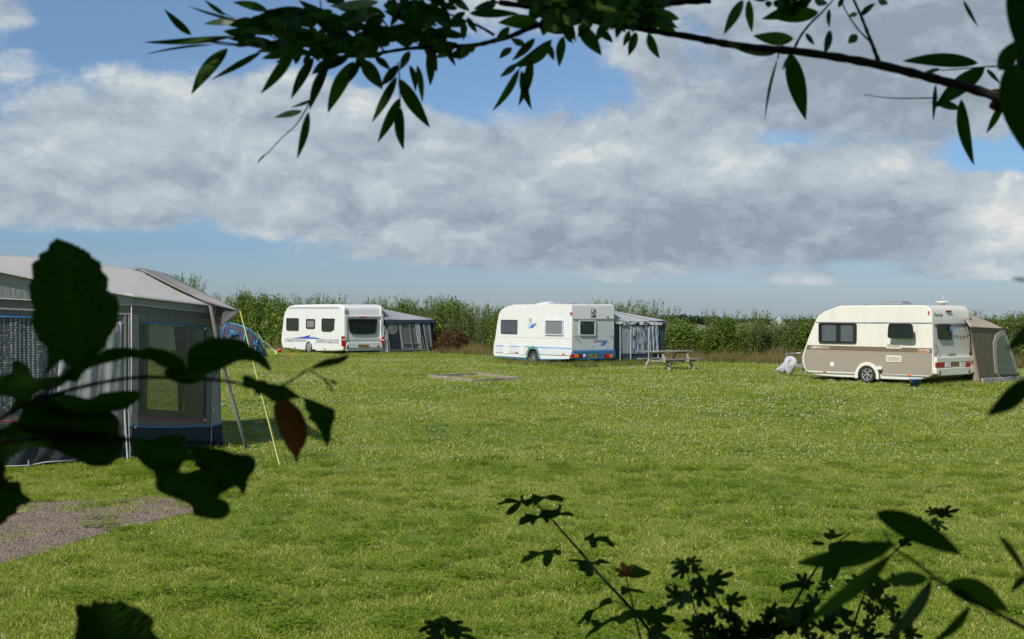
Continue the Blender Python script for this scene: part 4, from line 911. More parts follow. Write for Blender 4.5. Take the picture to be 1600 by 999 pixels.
# ------------------------------------------------------------------ picnic table
M['wood'] = mat('weathered_wood', (.27,.25,.215), .85, var=.35, vscale=9, bump=.35, bscale=50, dirt=(.15,.16,.12))
M['wood2'] = mat('pale_sunlit_wood', (.36,.32,.25), .85, var=.3, vscale=9, bump=.35, bscale=50, dirt=(.22,.2,.15))
pc = Vector((6.33, 51.6, 0)); pl_ = Vector((.84,.54,0)).normalized(); pa_ = Vector((.62,-.78,0)).normalized()
pt_ = thing('picnic_table', 'weathered wooden picnic table with two benches, standing on the grass by the blue awning', 'picnic table', pc)
up = Vector((0,0,1)); pp = lambda l, a, z: pc+pl_*l+pa_*a+up*z
mb = MB()
for i in range(5): mb.box(pp(.02*math.sin(i*3), -.30+.15*i, .745), .92, .068, .022, pl_, pa_)
mb.build('table_top', M['wood'], pt_, bevel=.006)
for s in (-1, 1):
    mb = MB()
    for k in (0, 1): mb.box(pp(.02*k, s*(.60+.14*k), .44), .95, .062, .022, pl_, pa_)
    mb.build('bench', M['wood'], pt_, bevel=.006)
for l in (-.62, .62):
    for s in (-1, 1):
        MB().beam(pp(l, s*.24, .72), pp(l, s*.72, .0), .045, .11, pl_).build('leg', M['wood2'], pt_, bevel=.005)
    MB().beam(pp(l+.05, -.78, .38), pp(l+.05, .78, .38), .045, .10, pl_).build('cross_bar', M['wood'], pt_, bevel=.005)
    MB().beam(pp(l+.05, -.34, .70), pp(l+.05, .34, .70), .045, .08, pl_).build('cross_bar', M['wood'], pt_, bevel=.005)
# ------------------------------------------------------------------ sand pit frame
m_sp = mat('old_brown_timber', (.29,.25,.18), .9, var=.4, vscale=5, bump=.4, bscale=40, dirt=(.10,.12,.05))
sp = [Vector(p) for p in ((-2.95,45.4,0),(-1.30,42.5,0),(.26,43.7,0),(-1.27,47.0,0))]
spt = thing('sand_pit', 'low timber framed sand pit lying alone in the middle of the lawn', 'sand pit', (sp[0]+sp[2])/2)
for i in range(4):
    a_, b_ = sp[i], sp[(i+1) % 4]
    MB().beam(a_+up*.04, b_+up*.04, .08, .15).build('timber_edge', m_sp, spt, bevel=.01)
MB().add([p+up*.012 for p in sp], [[0,1,2,3]]).build('sand', mat('sand', (.33,.27,.17), .95, var=.25, vscale=6, bump=.4, bscale=30), spt)
for q in (sp[1], sp[2]): MB().beam(q+up*-.05+Vector((-.1,-.08,0)), q+up*.11+Vector((-.1,-.08,0)), .07, .07, (1,0,0)).build('corner_peg', M['wood2'], spt)
# ------------------------------------------------------------------ small box at the right edge
bxp = Vector(G(1600, 574.5)); bx_ = thing('pet_carrier', 'small cream box with a dark window and blue base at the right edge', 'box', bxp)
bq = Plane(bxp+Vector((.05,0,0)), (1,0,0), (0,-1,0))
MB().prism(bq, rounded([(-.18,.12),(.5,.12),(.5,.46),(-.16,.46)], .05), -.35, 0).build('shell', M['cream'], bx_, bevel=.02)
MB().prism(bq, rounded([(-.17,.0),(.5,.0),(.5,.13),(-.19,.13)], .03), -.36, .012).build('base', mat('blue_box_base', (.10,.30,.50), .4), bx_, bevel=.01)
MB().prism(bq, rounded([(-.12,.24),(.4,.24),(.4,.40),(-.12,.40)], .03), .001, .008).build('window', M['blackp'], bx_)
MB().prism(bq, [(-.16,.46),(.5,.46),(.5,.49),(-.14,.49)], -.33, -.02).build('lid', mat('tan_lid', (.5,.3,.15), .5), bx_, bevel=.01)
# ------------------------------------------------------------------ far buildings
def ground_z(x, y):
    if y < 150: return 0.0
    if y < 200: return -.8*((y-150)/50)**2
    return -.8 - .0109*(y-200) if y < 1600 else -16.06 - .0150*(y-1600)
D = 2000.0; tp = at(395, 464.5, D); tz = ground_z(0, D)
tw = thing('church_tower', 'square brick church tower rising above the hedge far behind the white caravan', 'church tower', (tp.x, D, tz))
br = mat('brick_haze', (.22,.15,.12), .9, var=.2, vscale=.4); br2 = mat('stone_band', (.34,.30,.26), .9)
w_ = 3.3
MB().box((tp.x, D, (tz+tp.z)/2), w_, w_, (tp.z-tz)/2).build('tower_wall', br, tw)
for k, zz_ in enumerate((tp.z-1.0, tp.z-9)): MB().box((tp.x, D, zz_), w_+.35, w_+.35, .5).build('stone_band', br2, tw)
for sx in (-1.3, 1.3): MB().box((tp.x+sx, D-w_-.06, tp.z-5), .55, .08, 2.2).build('belfry_opening', M['darkin'], tw)
for sx in (-2.6,-.9,.9,2.6): MB().box((tp.x+sx, D-w_+.3, tp.z+.35), .5, .4, .9).build('battlement', br2, tw)
D = 700.0; tp = at(1217, 497.5, D); gz = ground_z(0, D)
fh = thing('farmhouse', 'farmhouse with a steep grey roof and white gable boards showing above the hedge', 'house', (tp.x, D, gz))
pf_ = Plane((tp.x, D, 0), (1,0,0), (0,-1,0)); hz = tp.z
MB().prism(pf_, [(-2.9,gz),(2.9,gz),(2.9,hz-2.6),(0,hz),(-2.9,hz-2.6)], -9, 0).build('wall', mat('pale_gable', (.42,.39,.36), .8), fh)
mb = MB()
for s in (-1, 1): mb.prism(pf_, [(0,hz+.25),(s*3.4,hz-2.95),(s*3.4,hz-2.65),(0,hz+.6)], -9.3, -.2)
mb.build('roof', mat('grey_tile', (.14,.14,.14), .8), fh)
mb = MB()
for s in (-1, 1): mb.prism(pf_, [(0,hz+.05),(s*3.4,hz-3.15),(s*3.4,hz-2.6),(0,hz+.62)], -.2, .15)
mb.build('gable_board', M['white'], fh)
for x_ in (-1, 1): MB().prism(pf_, [(x_-.5,hz-4),(x_+.5,hz-4),(x_+.5,hz-2.8),(x_-.5,hz-2.8)], 0, .08).build('window', M['blackp'], fh)
D = 820.0; tp = at(1168, 505, D); gz = ground_z(0, D)
bn_ = thing('barn', 'long low barn with a reddish brown roof in the far field', 'barn', (tp.x, D, gz))
MB().box((tp.x, D, (gz+tp.z-1.2)/2), 6.5, 4, (tp.z-1.2-gz)/2).build('wall', mat('barn_wall', (.30,.25,.21), .85), bn_)
pf_ = Plane((tp.x, D, 0), (0,1,0), (1,0,0)); MB().prism(pf_, [(-4.6,tp.z-1.3),(4.6,tp.z-1.3),(0,tp.z+.2)], -7, 7).build('roof', mat('brown_tile', (.22,.14,.10), .85), bn_)
# ------------------------------------------------------------------ ground
def struct(o): o['kind'] = 'structure'; return o
def ramp(nt, pts, interp='LINEAR'):
    cr = nd(nt, 'ShaderNodeValToRGB'); e = cr.color_ramp.elements; cr.color_ramp.interpolation = interp
    while len(e) < len(pts): e.new(.5)
    for i, (p, c) in enumerate(pts): e[i].position = p; e[i].color = c4(c)
    return cr
GRAMP = [(0.0,(.105,.180,.012)),(.28,(.200,.290,.020)),(.52,(.325,.395,.045)),(.75,(.47,.445,.13)),(1.0,(.70,.58,.30))]
def grassmat(name, trans, tips=True, shift=0.0, ramp_=GRAMP, gain=1.0):
    m, nt = NT(name); L = nt.links.new
    out = nd(nt, 'ShaderNodeOutputMaterial'); b = nd(nt, 'ShaderNodeBsdfPrincipled'); setin(b, {'Roughness': .6, 'Specular IOR Level': .2})
    ge = nd(nt, 'ShaderNodeNewGeometry')
    n1 = nd(nt, 'ShaderNodeTexNoise'); setin(n1, {'Scale': .22, 'Detail': 3, 'Roughness': .6}); L(ge.outputs['Position'], n1.inputs['Vector'])
    n2 = nd(nt, 'ShaderNodeTexNoise'); setin(n2, {'Scale': 1.9, 'Detail': 6, 'Roughness': .7}); L(ge.outputs['Position'], n2.inputs['Vector'])
    a1 = nd(nt, 'ShaderNodeMath', operation='MULTIPLY_ADD'); a1.inputs[1].default_value = .75; a1.inputs[2].default_value = -.21+shift; L(n1.outputs['Fac'], a1.inputs[0])
    a2 = nd(nt, 'ShaderNodeMath', operation='MULTIPLY_ADD'); a2.inputs[1].default_value = .48; L(n2.outputs['Fac'], a2.inputs[0]); L(a1.outputs[0], a2.inputs[2])
    if tips:
        at_ = nd(nt, 'ShaderNodeAttribute', attribute_name='r')
        a3 = nd(nt, 'ShaderNodeMath', operation='MULTIPLY_ADD'); a3.inputs[1].default_value = 1.05; L(at_.outputs['Fac'], a3.inputs[0])
        a4 = nd(nt, 'ShaderNodeMath', operation='SUBTRACT'); a4.inputs[1].default_value = .52; L(a2.outputs[0], a4.inputs[0]); L(a4.outputs[0], a3.inputs[2]); src = a3.outputs[0]
    else:
        n3 = nd(nt, 'ShaderNodeTexNoise'); setin(n3, {'Scale': 26, 'Detail': 6, 'Roughness': .8}); L(ge.outputs['Position'], n3.inputs['Vector'])
        a3 = nd(nt, 'ShaderNodeMath', operation='MULTIPLY_ADD'); a3.inputs[1].default_value = 1.4; L(n3.outputs['Fac'], a3.inputs[0])
        a4 = nd(nt, 'ShaderNodeMath', operation='SUBTRACT'); a4.inputs[1].default_value = .7; L(a2.outputs[0], a4.inputs[0]); L(a4.outputs[0], a3.inputs[2]); src = a3.outputs[0]
    cr = ramp(nt, [(p, tuple(x*gain for x in c)) for p, c in ramp_]); L(src, cr.inputs[0]); L(cr.outputs[0], b.inputs['Base Color'])
    if trans:
        t = nd(nt, 'ShaderNodeBsdfTranslucent'); g = nd(nt, 'ShaderNodeMix', data_type='RGBA', blend_type='MULTIPLY'); g.inputs['Factor'].default_value = 1
        L(cr.outputs[0], g.inputs['A']); g.inputs['B'].default_value = (1.4,1.5,.8,1); L(g.outputs['Result'], t.inputs[0])
        ms = nd(nt, 'ShaderNodeMixShader'); ms.inputs[0].default_value = trans; L(b.outputs[0], ms.inputs[1]); L(t.outputs[0], ms.inputs[2]); L(ms.outputs[0], out.inputs[0])
    else:
        L(b.outputs[0], out.inputs[0])
    return m
g_soil = grassmat('lawn_ground', 0, False, 0, GRAMP, .5)
# far fields: paler bands beyond the hedge
nt = g_soil.node_tree; L = nt.links.new
pb = [n for n in nt.nodes if n.type == 'BSDF_PRINCIPLED'][0]; src = pb.inputs['Base Color'].links[0].from_socket
ge = nd(nt, 'ShaderNodeNewGeometry'); sx = nd(nt, 'ShaderNodeSeparateXYZ'); L(ge.outputs['Position'], sx.inputs[0])
mr = nd(nt, 'ShaderNodeMapRange'); setin(mr, {'From Min': 130, 'From Max': 200}); L(sx.outputs[1], mr.inputs['Value'])
fr_ = ramp(nt, [(0,(.16,.20,.05)),(.45,(.20,.21,.07)),(.6,(.10,.17,.03)),(1,(.26,.24,.10))]); m2 = nd(nt, 'ShaderNodeMath', operation='DIVIDE'); m2.inputs[1].default_value = 1500; L(sx.outputs[1], m2.inputs[0]); L(m2.outputs[0], fr_.inputs[0])
mx = nd(nt, 'ShaderNodeMix', data_type='RGBA'); L(mr.outputs[0], mx.inputs['Factor']); L(src, mx.inputs['A']); L(fr_.outputs[0], mx.inputs['B']); L(mx.outputs['Result'], pb.inputs['Base Color'])
ys = [-60,-20,-5,0,5,10,15,20,30,40,50,60,70,80,100,120,140,150,160,170,180,190,200,250,300,400,600,800,1000,1300,1600,2200,3000,5000,9000]
xs = [-6000,-2500,-1000,-400,-150,-80,-50,-30,-20,-10,0,10,20,30,50,80,150,400,1000,2500,6000]
V = [(x, y, ground_z(x, y)) for y in ys for x in xs]; nx = len(xs)
Fc = [(j*nx+i, j*nx+i+1, (j+1)*nx+i+1, (j+1)*nx+i) for j in range(len(ys)-1) for i in range(nx-1)]
struct(rawmesh('ground', V, Fc, g_soil))
# gravel pitch
gpx = [(-160,800),(-40,786),(40,783),(110,784),(180,780),(240,776),(272,779),(305,787),(335,794),(326,801),(285,804),(235,817),(185,828),(135,842),(90,858),(50,870),(0,882),(-80,905),(-200,930)]
gp = [G(*p) for p in gpx]
GP2 = [(p.x, p.y) for p in gp]
def inside(x, y, P):
    c = False; n = len(P)
    for i in range(n):
        x1, y1 = P[i]; x2, y2 = P[i-1]
        if (y1 > y) != (y2 > y) and x < (x2-x1)*(y-y1)/(y2-y1)+x1: c = not c
    return c
m, nt = NT('gravel'); L = nt.links.new
ge = nd(nt,'ShaderNodeNewGeometry'); vo = nd(nt,'ShaderNodeTexVoronoi'); setin(vo, {'Scale': 62}); L(ge.outputs['Position'], vo.inputs['Vector'])
no = nd(nt,'ShaderNodeTexNoise'); setin(no, {'Scale': 3, 'Detail': 8, 'Roughness': .7}); L(ge.outputs['Position'], no.inputs['Vector'])
cr = ramp(nt, [(.3,(.125,.092,.068)),(.5,(.20,.155,.118)),(.7,(.27,.21,.155))]); L(no.outputs['Fac'], cr.inputs[0])
sc = nd(nt,'ShaderNodeVectorMath',operation='MULTIPLY'); cr2 = ramp(nt, [(0,(.55,.55,.55)),(.5,(1,1,1)),(1,(1.5,1.4,1.35))]); sp_ = nd(nt,'ShaderNodeSeparateColor'); L(vo.outputs['Color'], sp_.inputs[0]); L(sp_.outputs[0], cr2.inputs[0]); L(cr.outputs[0], sc.inputs[0]); L(cr2.outputs[0], sc.inputs[1])
b = nd(nt,'ShaderNodeBsdfPrincipled'); b.inputs['Roughness'].default_value = .9; L(sc.outputs[0], b.inputs['Base Color']); bu = nd(nt,'ShaderNodeBump'); setin(bu, {'Strength': .8, 'Distance': .015}); bu.invert = True; L(vo.outputs['Distance'], bu.inputs['Height']); L(bu.outputs[0], b.inputs['Normal'])
o_ = nd(nt,'ShaderNodeOutputMaterial'); L(b.outputs[0], o_.inputs[0]); m_gravel = m
MB().add([p+Vector((0,0,.004)) for p in gp], [list(range(len(gp)))]).build('gravel_pitch', m, None)['kind'] = 'structure'
# ------------------------------------------------------------------ instancing helper for uncountable stuff
def scatter(name, label, pts, tufts, kind='stuff', parent=None):
    """pts: rows x,y,z,rotz,tilt,scale,index"""
    pts = np.asarray(pts, dtype=np.float32); n = len(pts)
    me = bpy.data.meshes.new(name); me.vertices.add(n); me.vertices.foreach_set('co', pts[:, :3].ravel().copy())
    a = me.attributes.new('rot', 'FLOAT_VECTOR', 'POINT'); a.data.foreach_set('vector', np.stack([pts[:, 4], pts[:, 4]*.3, pts[:, 3]], 1).ravel())
    a = me.attributes.new('scl', 'FLOAT', 'POINT'); a.data.foreach_set('value', pts[:, 5].copy())
    a = me.attributes.new('idx', 'INT', 'POINT'); a.data.foreach_set('value', pts[:, 6].astype(np.int32))
    o = bpy.data.objects.new(name, me); COL.objects.link(o)
    col = bpy.data.collections.new(name+'_blades')
    for i, t in enumerate(tufts): t.name = '%s_clump.%03d' % (name, i); col.objects.link(t)
    ng = bpy.data.node_groups.new(name, 'GeometryNodeTree')
    ng.interface.new_socket('Geometry', in_out='INPUT', socket_type='NodeSocketGeometry'); ng.interface.new_socket('Geometry', in_out='OUTPUT', socket_type='NodeSocketGeometry')
    N = ng.nodes.new; L = ng.links.new
    gi, go = N('NodeGroupInput'), N('NodeGroupOutput'); ip = N('GeometryNodeInstanceOnPoints'); ci = N('GeometryNodeCollectionInfo')
    ci.inputs['Collection'].default_value = col; ci.inputs['Separate Children'].default_value = True; ci.inputs['Reset Children'].default_value = True
    ip.inputs['Pick Instance'].default_value = True
    def na(nm, t): q = N('GeometryNodeInputNamedAttribute'); q.data_type = t; q.inputs['Name'].default_value = nm; return q.outputs['Attribute']
    L(gi.outputs[0], ip.inputs['Points']); L(ci.outputs[0], ip.inputs['Instance']); L(na('idx', 'INT'), ip.inputs['Instance Index']); L(na('rot', 'FLOAT_VECTOR'), ip.inputs['Rotation']); L(na('scl', 'FLOAT'), ip.inputs['Scale'])
    L(ip.outputs[0], go.inputs[0])
    md = o.modifiers.new('scatter', 'NODES'); md.node_group = ng
    o['kind'] = kind; o['label'] = label
    return o
def tuft(n, rad, h0, h1, w0, w1, m, lean=.5, seedhead=0):
    ang = rng.random(n)*6.283; rr_ = np.sqrt(rng.random(n))*rad
    P = np.stack([rr_*np.cos(ang), rr_*np.sin(ang), np.full(n, -.005)], 1)
    h = rng.uniform(h0, h1, n)*(1-.35*(rr_/rad)**2); w = rng.uniform(w0, w1, n)
    la = rng.random(n)*6.283; ln = rng.uniform(.1, 1, n)*lean*h
    dx = np.stack([np.cos(la), np.sin(la), np.zeros(n)], 1); sa = rng.random(n)*6.283
    s = np.stack([np.cos(sa), np.sin(sa), np.zeros(n)], 1)
    z = np.array([0,0,1.0])
    a = P-s*w[:,None]/2; b = P+s*w[:,None]/2
    mid = P+z*h[:,None]*.6+dx*ln[:,None]*.35; c = mid-s*w[:,None]*.4; d = mid+s*w[:,None]*.4
    tip = P+z*h[:,None]+dx*ln[:,None]
    V = np.stack([a,b,d,c,tip],1).reshape(-1,3); i = np.arange(n)*5
    Fc = np.stack([np.stack([i,i+1,i+2],1), np.stack([i,i+2,i+3],1), np.stack([i+3,i+2,i+4],1)],1).reshape(-1,3)
    return rawmesh('blades', V, Fc, m, r=np.repeat(rng.random(n), 5), link=False)
def clover(n, rad, m):
    ang = rng.random(n)*6.283; rr_ = np.sqrt(rng.random(n))*rad; P = np.stack([rr_*np.cos(ang), rr_*np.sin(ang), rng.uniform(.02,.055,n)],1)
    V = []; Fc = []; r_ = []
    for i in range(n):
        for k in range(3):
            a = ang[i]*3+k*2.094; c, s_ = math.cos(a), math.sin(a); L_ = .016+.008*rng.random(); b = len(V); z = P[i][2]
            V += [P[i], P[i]+[L_*.6*c-L_*.45*s_, L_*.6*s_+L_*.45*c, .003], P[i]+[L_*1.1*c, L_*1.1*s_, -.002], P[i]+[L_*.6*c+L_*.45*s_, L_*.6*s_-L_*.45*c, .003]]
            Fc += [(b,b+1,b+2),(b,b+2,b+3)]; r_ += [rng.random()*.5]*4
    return rawmesh('leaves', V, Fc, m, r=r_, link=False)
gm = grassmat('grass_blade', .3); gm2 = grassmat('clover_leaf', .35, shift=.03)
tall_ramp = [(0,(.05,.09,.015)),(.35,(.09,.13,.025)),(.6,(.19,.18,.06)),(1,(.36,.28,.13))]
gt = grassmat('long_grass', .3, shift=.05, ramp_=tall_ramp, gain=1.3)
T = [tuft(110,.19,.02,.055,.003,.006,gm,1.9), tuft(110,.19,.02,.045,.003,.007,gm,2.3), tuft(100,.2,.02,.060,.003,.006,gm,1.7), tuft(110,.19,.015,.04,.003,.006,gm,2.6), clover(70,.17,gm2),
     tuft(110,.38,.02,.05,.007,.013,gm,1.8), tuft(110,.38,.02,.045,.007,.014,gm,2.2), tuft(90,.36,.025,.065,.007,.013,gm,1.2)]
def pn(x, y, s, o=0): return noise.noise(Vector((x*s+o, y*s-o, o*.37)))
bands = [(8.3,13,66),(13,20,40),(20,35,15),(35,60,8),(60,100,4.5)]
P = []; FL = []
for d0, d1, dens in bands:
    wmax = .43*d1+1.5; n = int(dens*2*wmax*(d1-d0)*1.0)
    X_ = rng.uniform(-wmax, wmax, n); Y_ = rng.uniform(d0, d1, n)
    for x, y in zip(X_, Y_):
        if abs(x) > .43*y+1.5: continue
        if d0 < 20 and inside(x+.25*pn(x,y,2.2), y+.35*pn(x,y,2.2,5), GP2) and rng.random() > .04+1.1*max(0,pn(x,y,1.6,7)-.12)+.6*max(0,1-abs(x+5.0)/1.2)*(y > 15): continue
        q = pn(x, y, .9, 3)
        if d0 < 30: idx = 4 if (rng.random() < .07+.15*max(0,q)) else int(rng.integers(0, 4))
        else: idx = int(rng.integers(5, 8))
        if d0 >= 20 and d0 < 30 and rng.random() < .6: idx = int(rng.integers(5, 8))
        P.append((x, y, 0, rng.random()*6.28, rng.normal()*.08, (.8+.4*rng.random()+.25*max(0,q))*(1 if d0 < 30 else 1.25), idx))
scatter('grass', 'mown lawn of mixed grass and clover covering the camping field', P, T)
# clover flowers
mf = mat('clover_white', (.50,.46,.37), .8, var=.15)
def flower(r, z):
    bm = bmesh.new(); bmesh.ops.create_icosphere(bm, subdivisions=1, radius=r); me = bpy.data.meshes.new('f'); bmesh.ops.translate(bm, verts=bm.verts, vec=(0,0,z)); bm.to_mesh(me); bm.free(); me.materials.append(mf); return bpy.data.objects.new('flower', me)
FT = [flower(.010,.075), flower(.008,.065), flower(.0135,.06)]
P = []
for d0, d1, dens in ((8.5,13,1.6),(13,20,9),(20,35,17),(35,62,17),(62,74,6)):
    wmax = .43*d1+1; n = int(dens*2*wmax*(d1-d0))
    X_ = rng.uniform(-wmax, wmax, n); Y_ = rng.uniform(d0, d1, n)
    for x, y in zip(X_, Y_):
        if abs(x) > .43*y+1: continue
        q = pn(x, y, .35, 9)*.6+pn(x, y, 1.3, 2)*.7
        th = .22 if y < 20 else -.02
        if y < 20 and x > 1.5: th -= .12
        if q < th+.1*rng.random(): continue
        if inside(x, y, GP2): continue
        P.append((x, y, 0, rng.random()*6, 0, .7+.6*rng.random(), 2 if y > 28 else int(rng.integers(0,2))))
scatter('clover_flowers', 'small white clover flowers dotted over the lawn', P, FT)
# long grass round the caravans
TT = [tuft(60,.22,.12,.34,.006,.012,gt,.5), tuft(60,.22,.16,.42,.005,.010,gt,.45), tuft(50,.2,.08,.24,.006,.012,gt,.6), tuft(70,.24,.10,.26,.006,.012,gm,.6), tuft(70,.24,.08,.2,.006,.012,gm,.8)]
P = []
def strip(o, u0, u1, w0, w1, van, n, s0, s1):
    for _ in range(n):
        p = van.pt(rng.uniform(u0,u1), rng.uniform(w0,w1), 0); P.append((p.x, p.y, 0, rng.random()*6.28, rng.normal()*.1, rng.uniform(s0,s1), int(rng.integers(0,5)) if van is c2 else int(rng.integers(2,5))))
strip(0,-5.6,.4,-.35,.5,c2,420,.7,1.15); strip(0,-.2,.7,0,5.2,c2,620,.7,1.2)
strip(0,-5.6,.2,.0,.5,c2,120,.6,1.0)
strip(0,-5,.3,-.1,2.0,c3,420,.35,.8); strip(0,-.6,.5,.2,2.2,c3,200,.5,.95); strip(0,-6.6,-5,0,2.2,c3,110,.35,.7)
strip(0,-6.8,.3,-.1,.7,c1,300,.4,.8); strip(0,-.3,.6,0,6,c1,420,.5,.95)
strip(0,0,.35,2.2,5.1,c3,120,.25,.5)
scatter('long_grass', 'longer unmown grass left standing round the caravans', P, TT)
# gravel stones
def stone(s):
    bm = bmesh.new(); bmesh.ops.create_icosphere(bm, subdivisions=1, radius=1)
    for v in bm.verts: v.co = Vector((v.co.x*s*rng.uniform(.7,1.3), v.co.y*s*rng.uniform(.7,1.2), v.co.z*s*rng.uniform(.4,.7)))
    me = bpy.data.meshes.new('s'); bm.to_mesh(me); bm.free(); me.materials.append(ms_[int(rng.integers(0,3))]); return bpy.data.objects.new('stone', me)
ms_ = [mat('stone_a', (.25,.195,.14), .9, var=.3), mat('stone_b', (.31,.245,.19), .9, var=.3), mat('stone_c', (.12,.10,.08), .9, var=.3)]
ST = [stone(s) for s in (.008,.010,.007,.013,.009,.016)]
P = []
for _ in range(16000):
    x = rng.uniform(-9.5,-3.3); y = rng.uniform(10.5,17)
    if inside(x, y, GP2): P.append((x, y, .006, rng.random()*6, 0, .6+.8*rng.random(), int(rng.integers(0,6))))
scatter('gravel', 'grey and brown stone chippings lying on the gravel pitch', P, ST)
# ------------------------------------------------------------------ hedge shrubs
hz_ramp = [(0,(.055,.095,.012)),(.45,(.105,.165,.020)),(.8,(.19,.25,.035)),(1,(.32,.36,.08))]
wl_ramp = [(0,(.070,.105,.026)),(.5,(.135,.185,.050)),(.85,(.22,.27,.08)),(1,(.30,.34,.13))]
m_hz = leafmat('hazel_leaf', hz_ramp, .3); m_wl = leafmat('willow_leaf', wl_ramp, .3)
m_red = leafmat('reddish_leaf', [(0,(.06,.05,.02)),(.6,(.13,.075,.03)),(1,(.20,.12,.04))], .3)
m_bark = mat('bark', (.11,.09,.065), .9, var=.3, vscale=20, bump=.5, bscale=40)
def clumpleaves(C, n, sd, L0, L1, ar, up=.6):
    k = len(C); P = np.repeat(C, n, 0) + rng.normal(size=(k*n,3))*sd
    D_ = randdir(k*n, up*.3); N_ = randdir(k*n, 1.2); Ls = rng.uniform(L0, L1, k*n)
    base = np.repeat(rng.random(k)*.45, n)
    return leaf_quads(P, D_, N_, Ls, Ls*ar, np.clip(base+rng.random(k*n)*.6, 0, 1))
def shrub_proto(kind, W, Dp, H, seed, dens=1):
    global rng; rng = np.random.default_rng(seed)
    Vs = []; Fs = []; Rs = []; k = 0; st = MB()
    def acc(t):
        nonlocal k
        V, Fc, r = t; Vs.append(V); Fs.append(Fc+k); Rs.append(r); k += len(V)
    if kind != 'willow':
        n = 95; th = rng.random(n)*6.283; rr_ = .55+.45*rng.random(n)**.5; z = rng.uniform(.04,1,n)
        prof = np.sqrt(np.clip(1-(np.clip(z-.45,0,1)/.58)**2, .05, 1))*(.75+.25*np.minimum(1,z/.3))
        bump = 1+.22*np.sin(th*3+seed)+.12*np.sin(th*5)
        C = np.stack([np.cos(th)*rr_*prof*W/2*bump, np.sin(th)*rr_*prof*Dp/2*bump, z*H*(.92+.16*rng.random(n))], 1)
        acc(clumpleaves(C, 75, .15, .07, .12, .68))
        for i in range(16):
            c = C[int(rng.integers(0,n))]; st.tube([(c[0]*.1,c[1]*.1,-.05),(c[0]*.5,c[1]*.5,c[2]*.55),tuple(c)], [.022,.014,.006], 5)
        for i in range(7):       # a few shoots above
            x, y = rng.uniform(-W*.35,W*.35), rng.uniform(-.3,.3); h = H*rng.uniform(1.0,1.09)
            cc = np.array([[x+ .03*j, y, h-.12*j] for j in range(4)]); acc(clumpleaves(cc, 9, .04, .05, .09, .5, 2)); st.tube([(x,y,H*.7),(x,y,h)], [.008,.003], 4)
    else:
        n = int(60*dens)
        for i in range(n):
            th = rng.random()*6.283; q = rng.random()**.6; b = np.array([math.cos(th)*q*W*.22, math.sin(th)*q*Dp*.22, 0.0])
            tip = np.array([math.cos(th)*q*W*.62, math.sin(th)*q*Dp*.62, H*(rng.uniform(.55,1.0) if rng.random() < .72 else rng.uniform(.98,1.13))])
            m_ = (b+tip)/2; m_[:2] *= .8; ts = np.linspace(.12,1,95)[:,None]; ts = ts+rng.normal(size=ts.shape)*.01
            pts = b*(1-ts)**2+m_*2*ts*(1-ts)+tip*ts**2; pts += rng.normal(size=pts.shape)*np.array([.035,.035,.02])
            d = randdir(len(pts), 1.3); Ls = rng.uniform(.08,.14,len(pts)); nn_ = randdir(len(pts), .2)
            acc(leaf_quads(pts, d, nn_, Ls, Ls*.26, np.clip(rng.random()*.35+.7*rng.random(len(pts))**1.2, 0, 1)))
            st.tube([tuple(b-[0,0,.05]), tuple(m_), tuple(tip)], [.014,.008,.003], 4)
        C = np.stack([rng.normal(size=45)*W*.24, rng.normal(size=45)*Dp*.2, rng.uniform(.15,.75,45)*H], 1)
        acc(clumpleaves(C, 60, .17, .07, .11, .3))
    return np.concatenate(Vs), np.concatenate(Fs), np.concatenate(Rs), st
protos = {}
for kind, mm, specs in (('hazel', m_hz, [(2.3,1.7,2.0,21),(2.0,1.6,2.0,22),(2.5,1.8,2.0,23)]), ('willow', m_wl, [(2.0,1.6,2.0,31),(2.3,1.6,2.0,32),(1.8,1.5,2.0,33)]), ('bramble', m_red, [(1.4,1.2,1.0,41)]), ('tree', m_wl, [(2.4,2.4,2.0,51)])):
    for i, (W_, D_, H_, s_) in enumerate(specs):
        V, Fc, r, st = shrub_proto('willow' if kind == 'tree' else kind, W_, D_, H_, s_, 4.0 if kind == 'tree' else 1)
        f = rawmesh('foliage', V, Fc, mm, r=r, link=False); s = st.build('stem', m_bark); COL.objects.unlink(s)
        protos.setdefault(kind, []).append((f, s))
rng = np.random.default_rng(99)
def place_shrub(kind, i, loc, rz, sc, name, label, cat, group):
    t = thing(name, label, cat, loc, group); t.rotation_euler = (0,0,rz); t.scale = sc
    for o in protos[kind][i]:
        c = o.copy(); c.name = o.data.name.split('.')[0]; COL.objects.link(c); c.parent = t
    return t
hl = [(-35,90),(-18.5,82),(-4,73),(-1.4,69.5),(2.2,66),(7.4,61.8),(12.3,58.5),(20.8,53.5),(27,49)]
def hpos(px):
    for i in range(len(hl)-1):
        (x0,y0),(x1,y1) = hl[i], hl[i+1]; k = (px-800)/F
        d = (x1-x0)-k*(y1-y0)
        t = (k*y0-x0)/d
        if 0 <= t <= 1: return x0+(x1-x0)*t, y0+(y1-y0)*t
    return None
desc = {'hazel': 'broad leaved shrub', 'willow': 'feathery willow shrub', 'bramble': 'low reddish bramble'}
zones = [(-200,335,'behind the big grey tent'),(335,440,'between the tunnel tent and the leftmost caravan'),(440,605,'behind the leftmost caravan'),(605,690,'behind the navy awning'),(690,775,'in the gap left of the middle caravan'),(775,960,'behind the middle caravan'),(960,1045,'behind the pale grey and blue awning'),(1045,1120,'behind the picnic table'),(1120,1180,'in the open hedge left of the farmhouse'),(1180,1275,'left of the cream caravan\'s nose'),(1275,1515,'behind the cream and taupe caravan'),(1515,1900,'behind the brown awning at the right')]
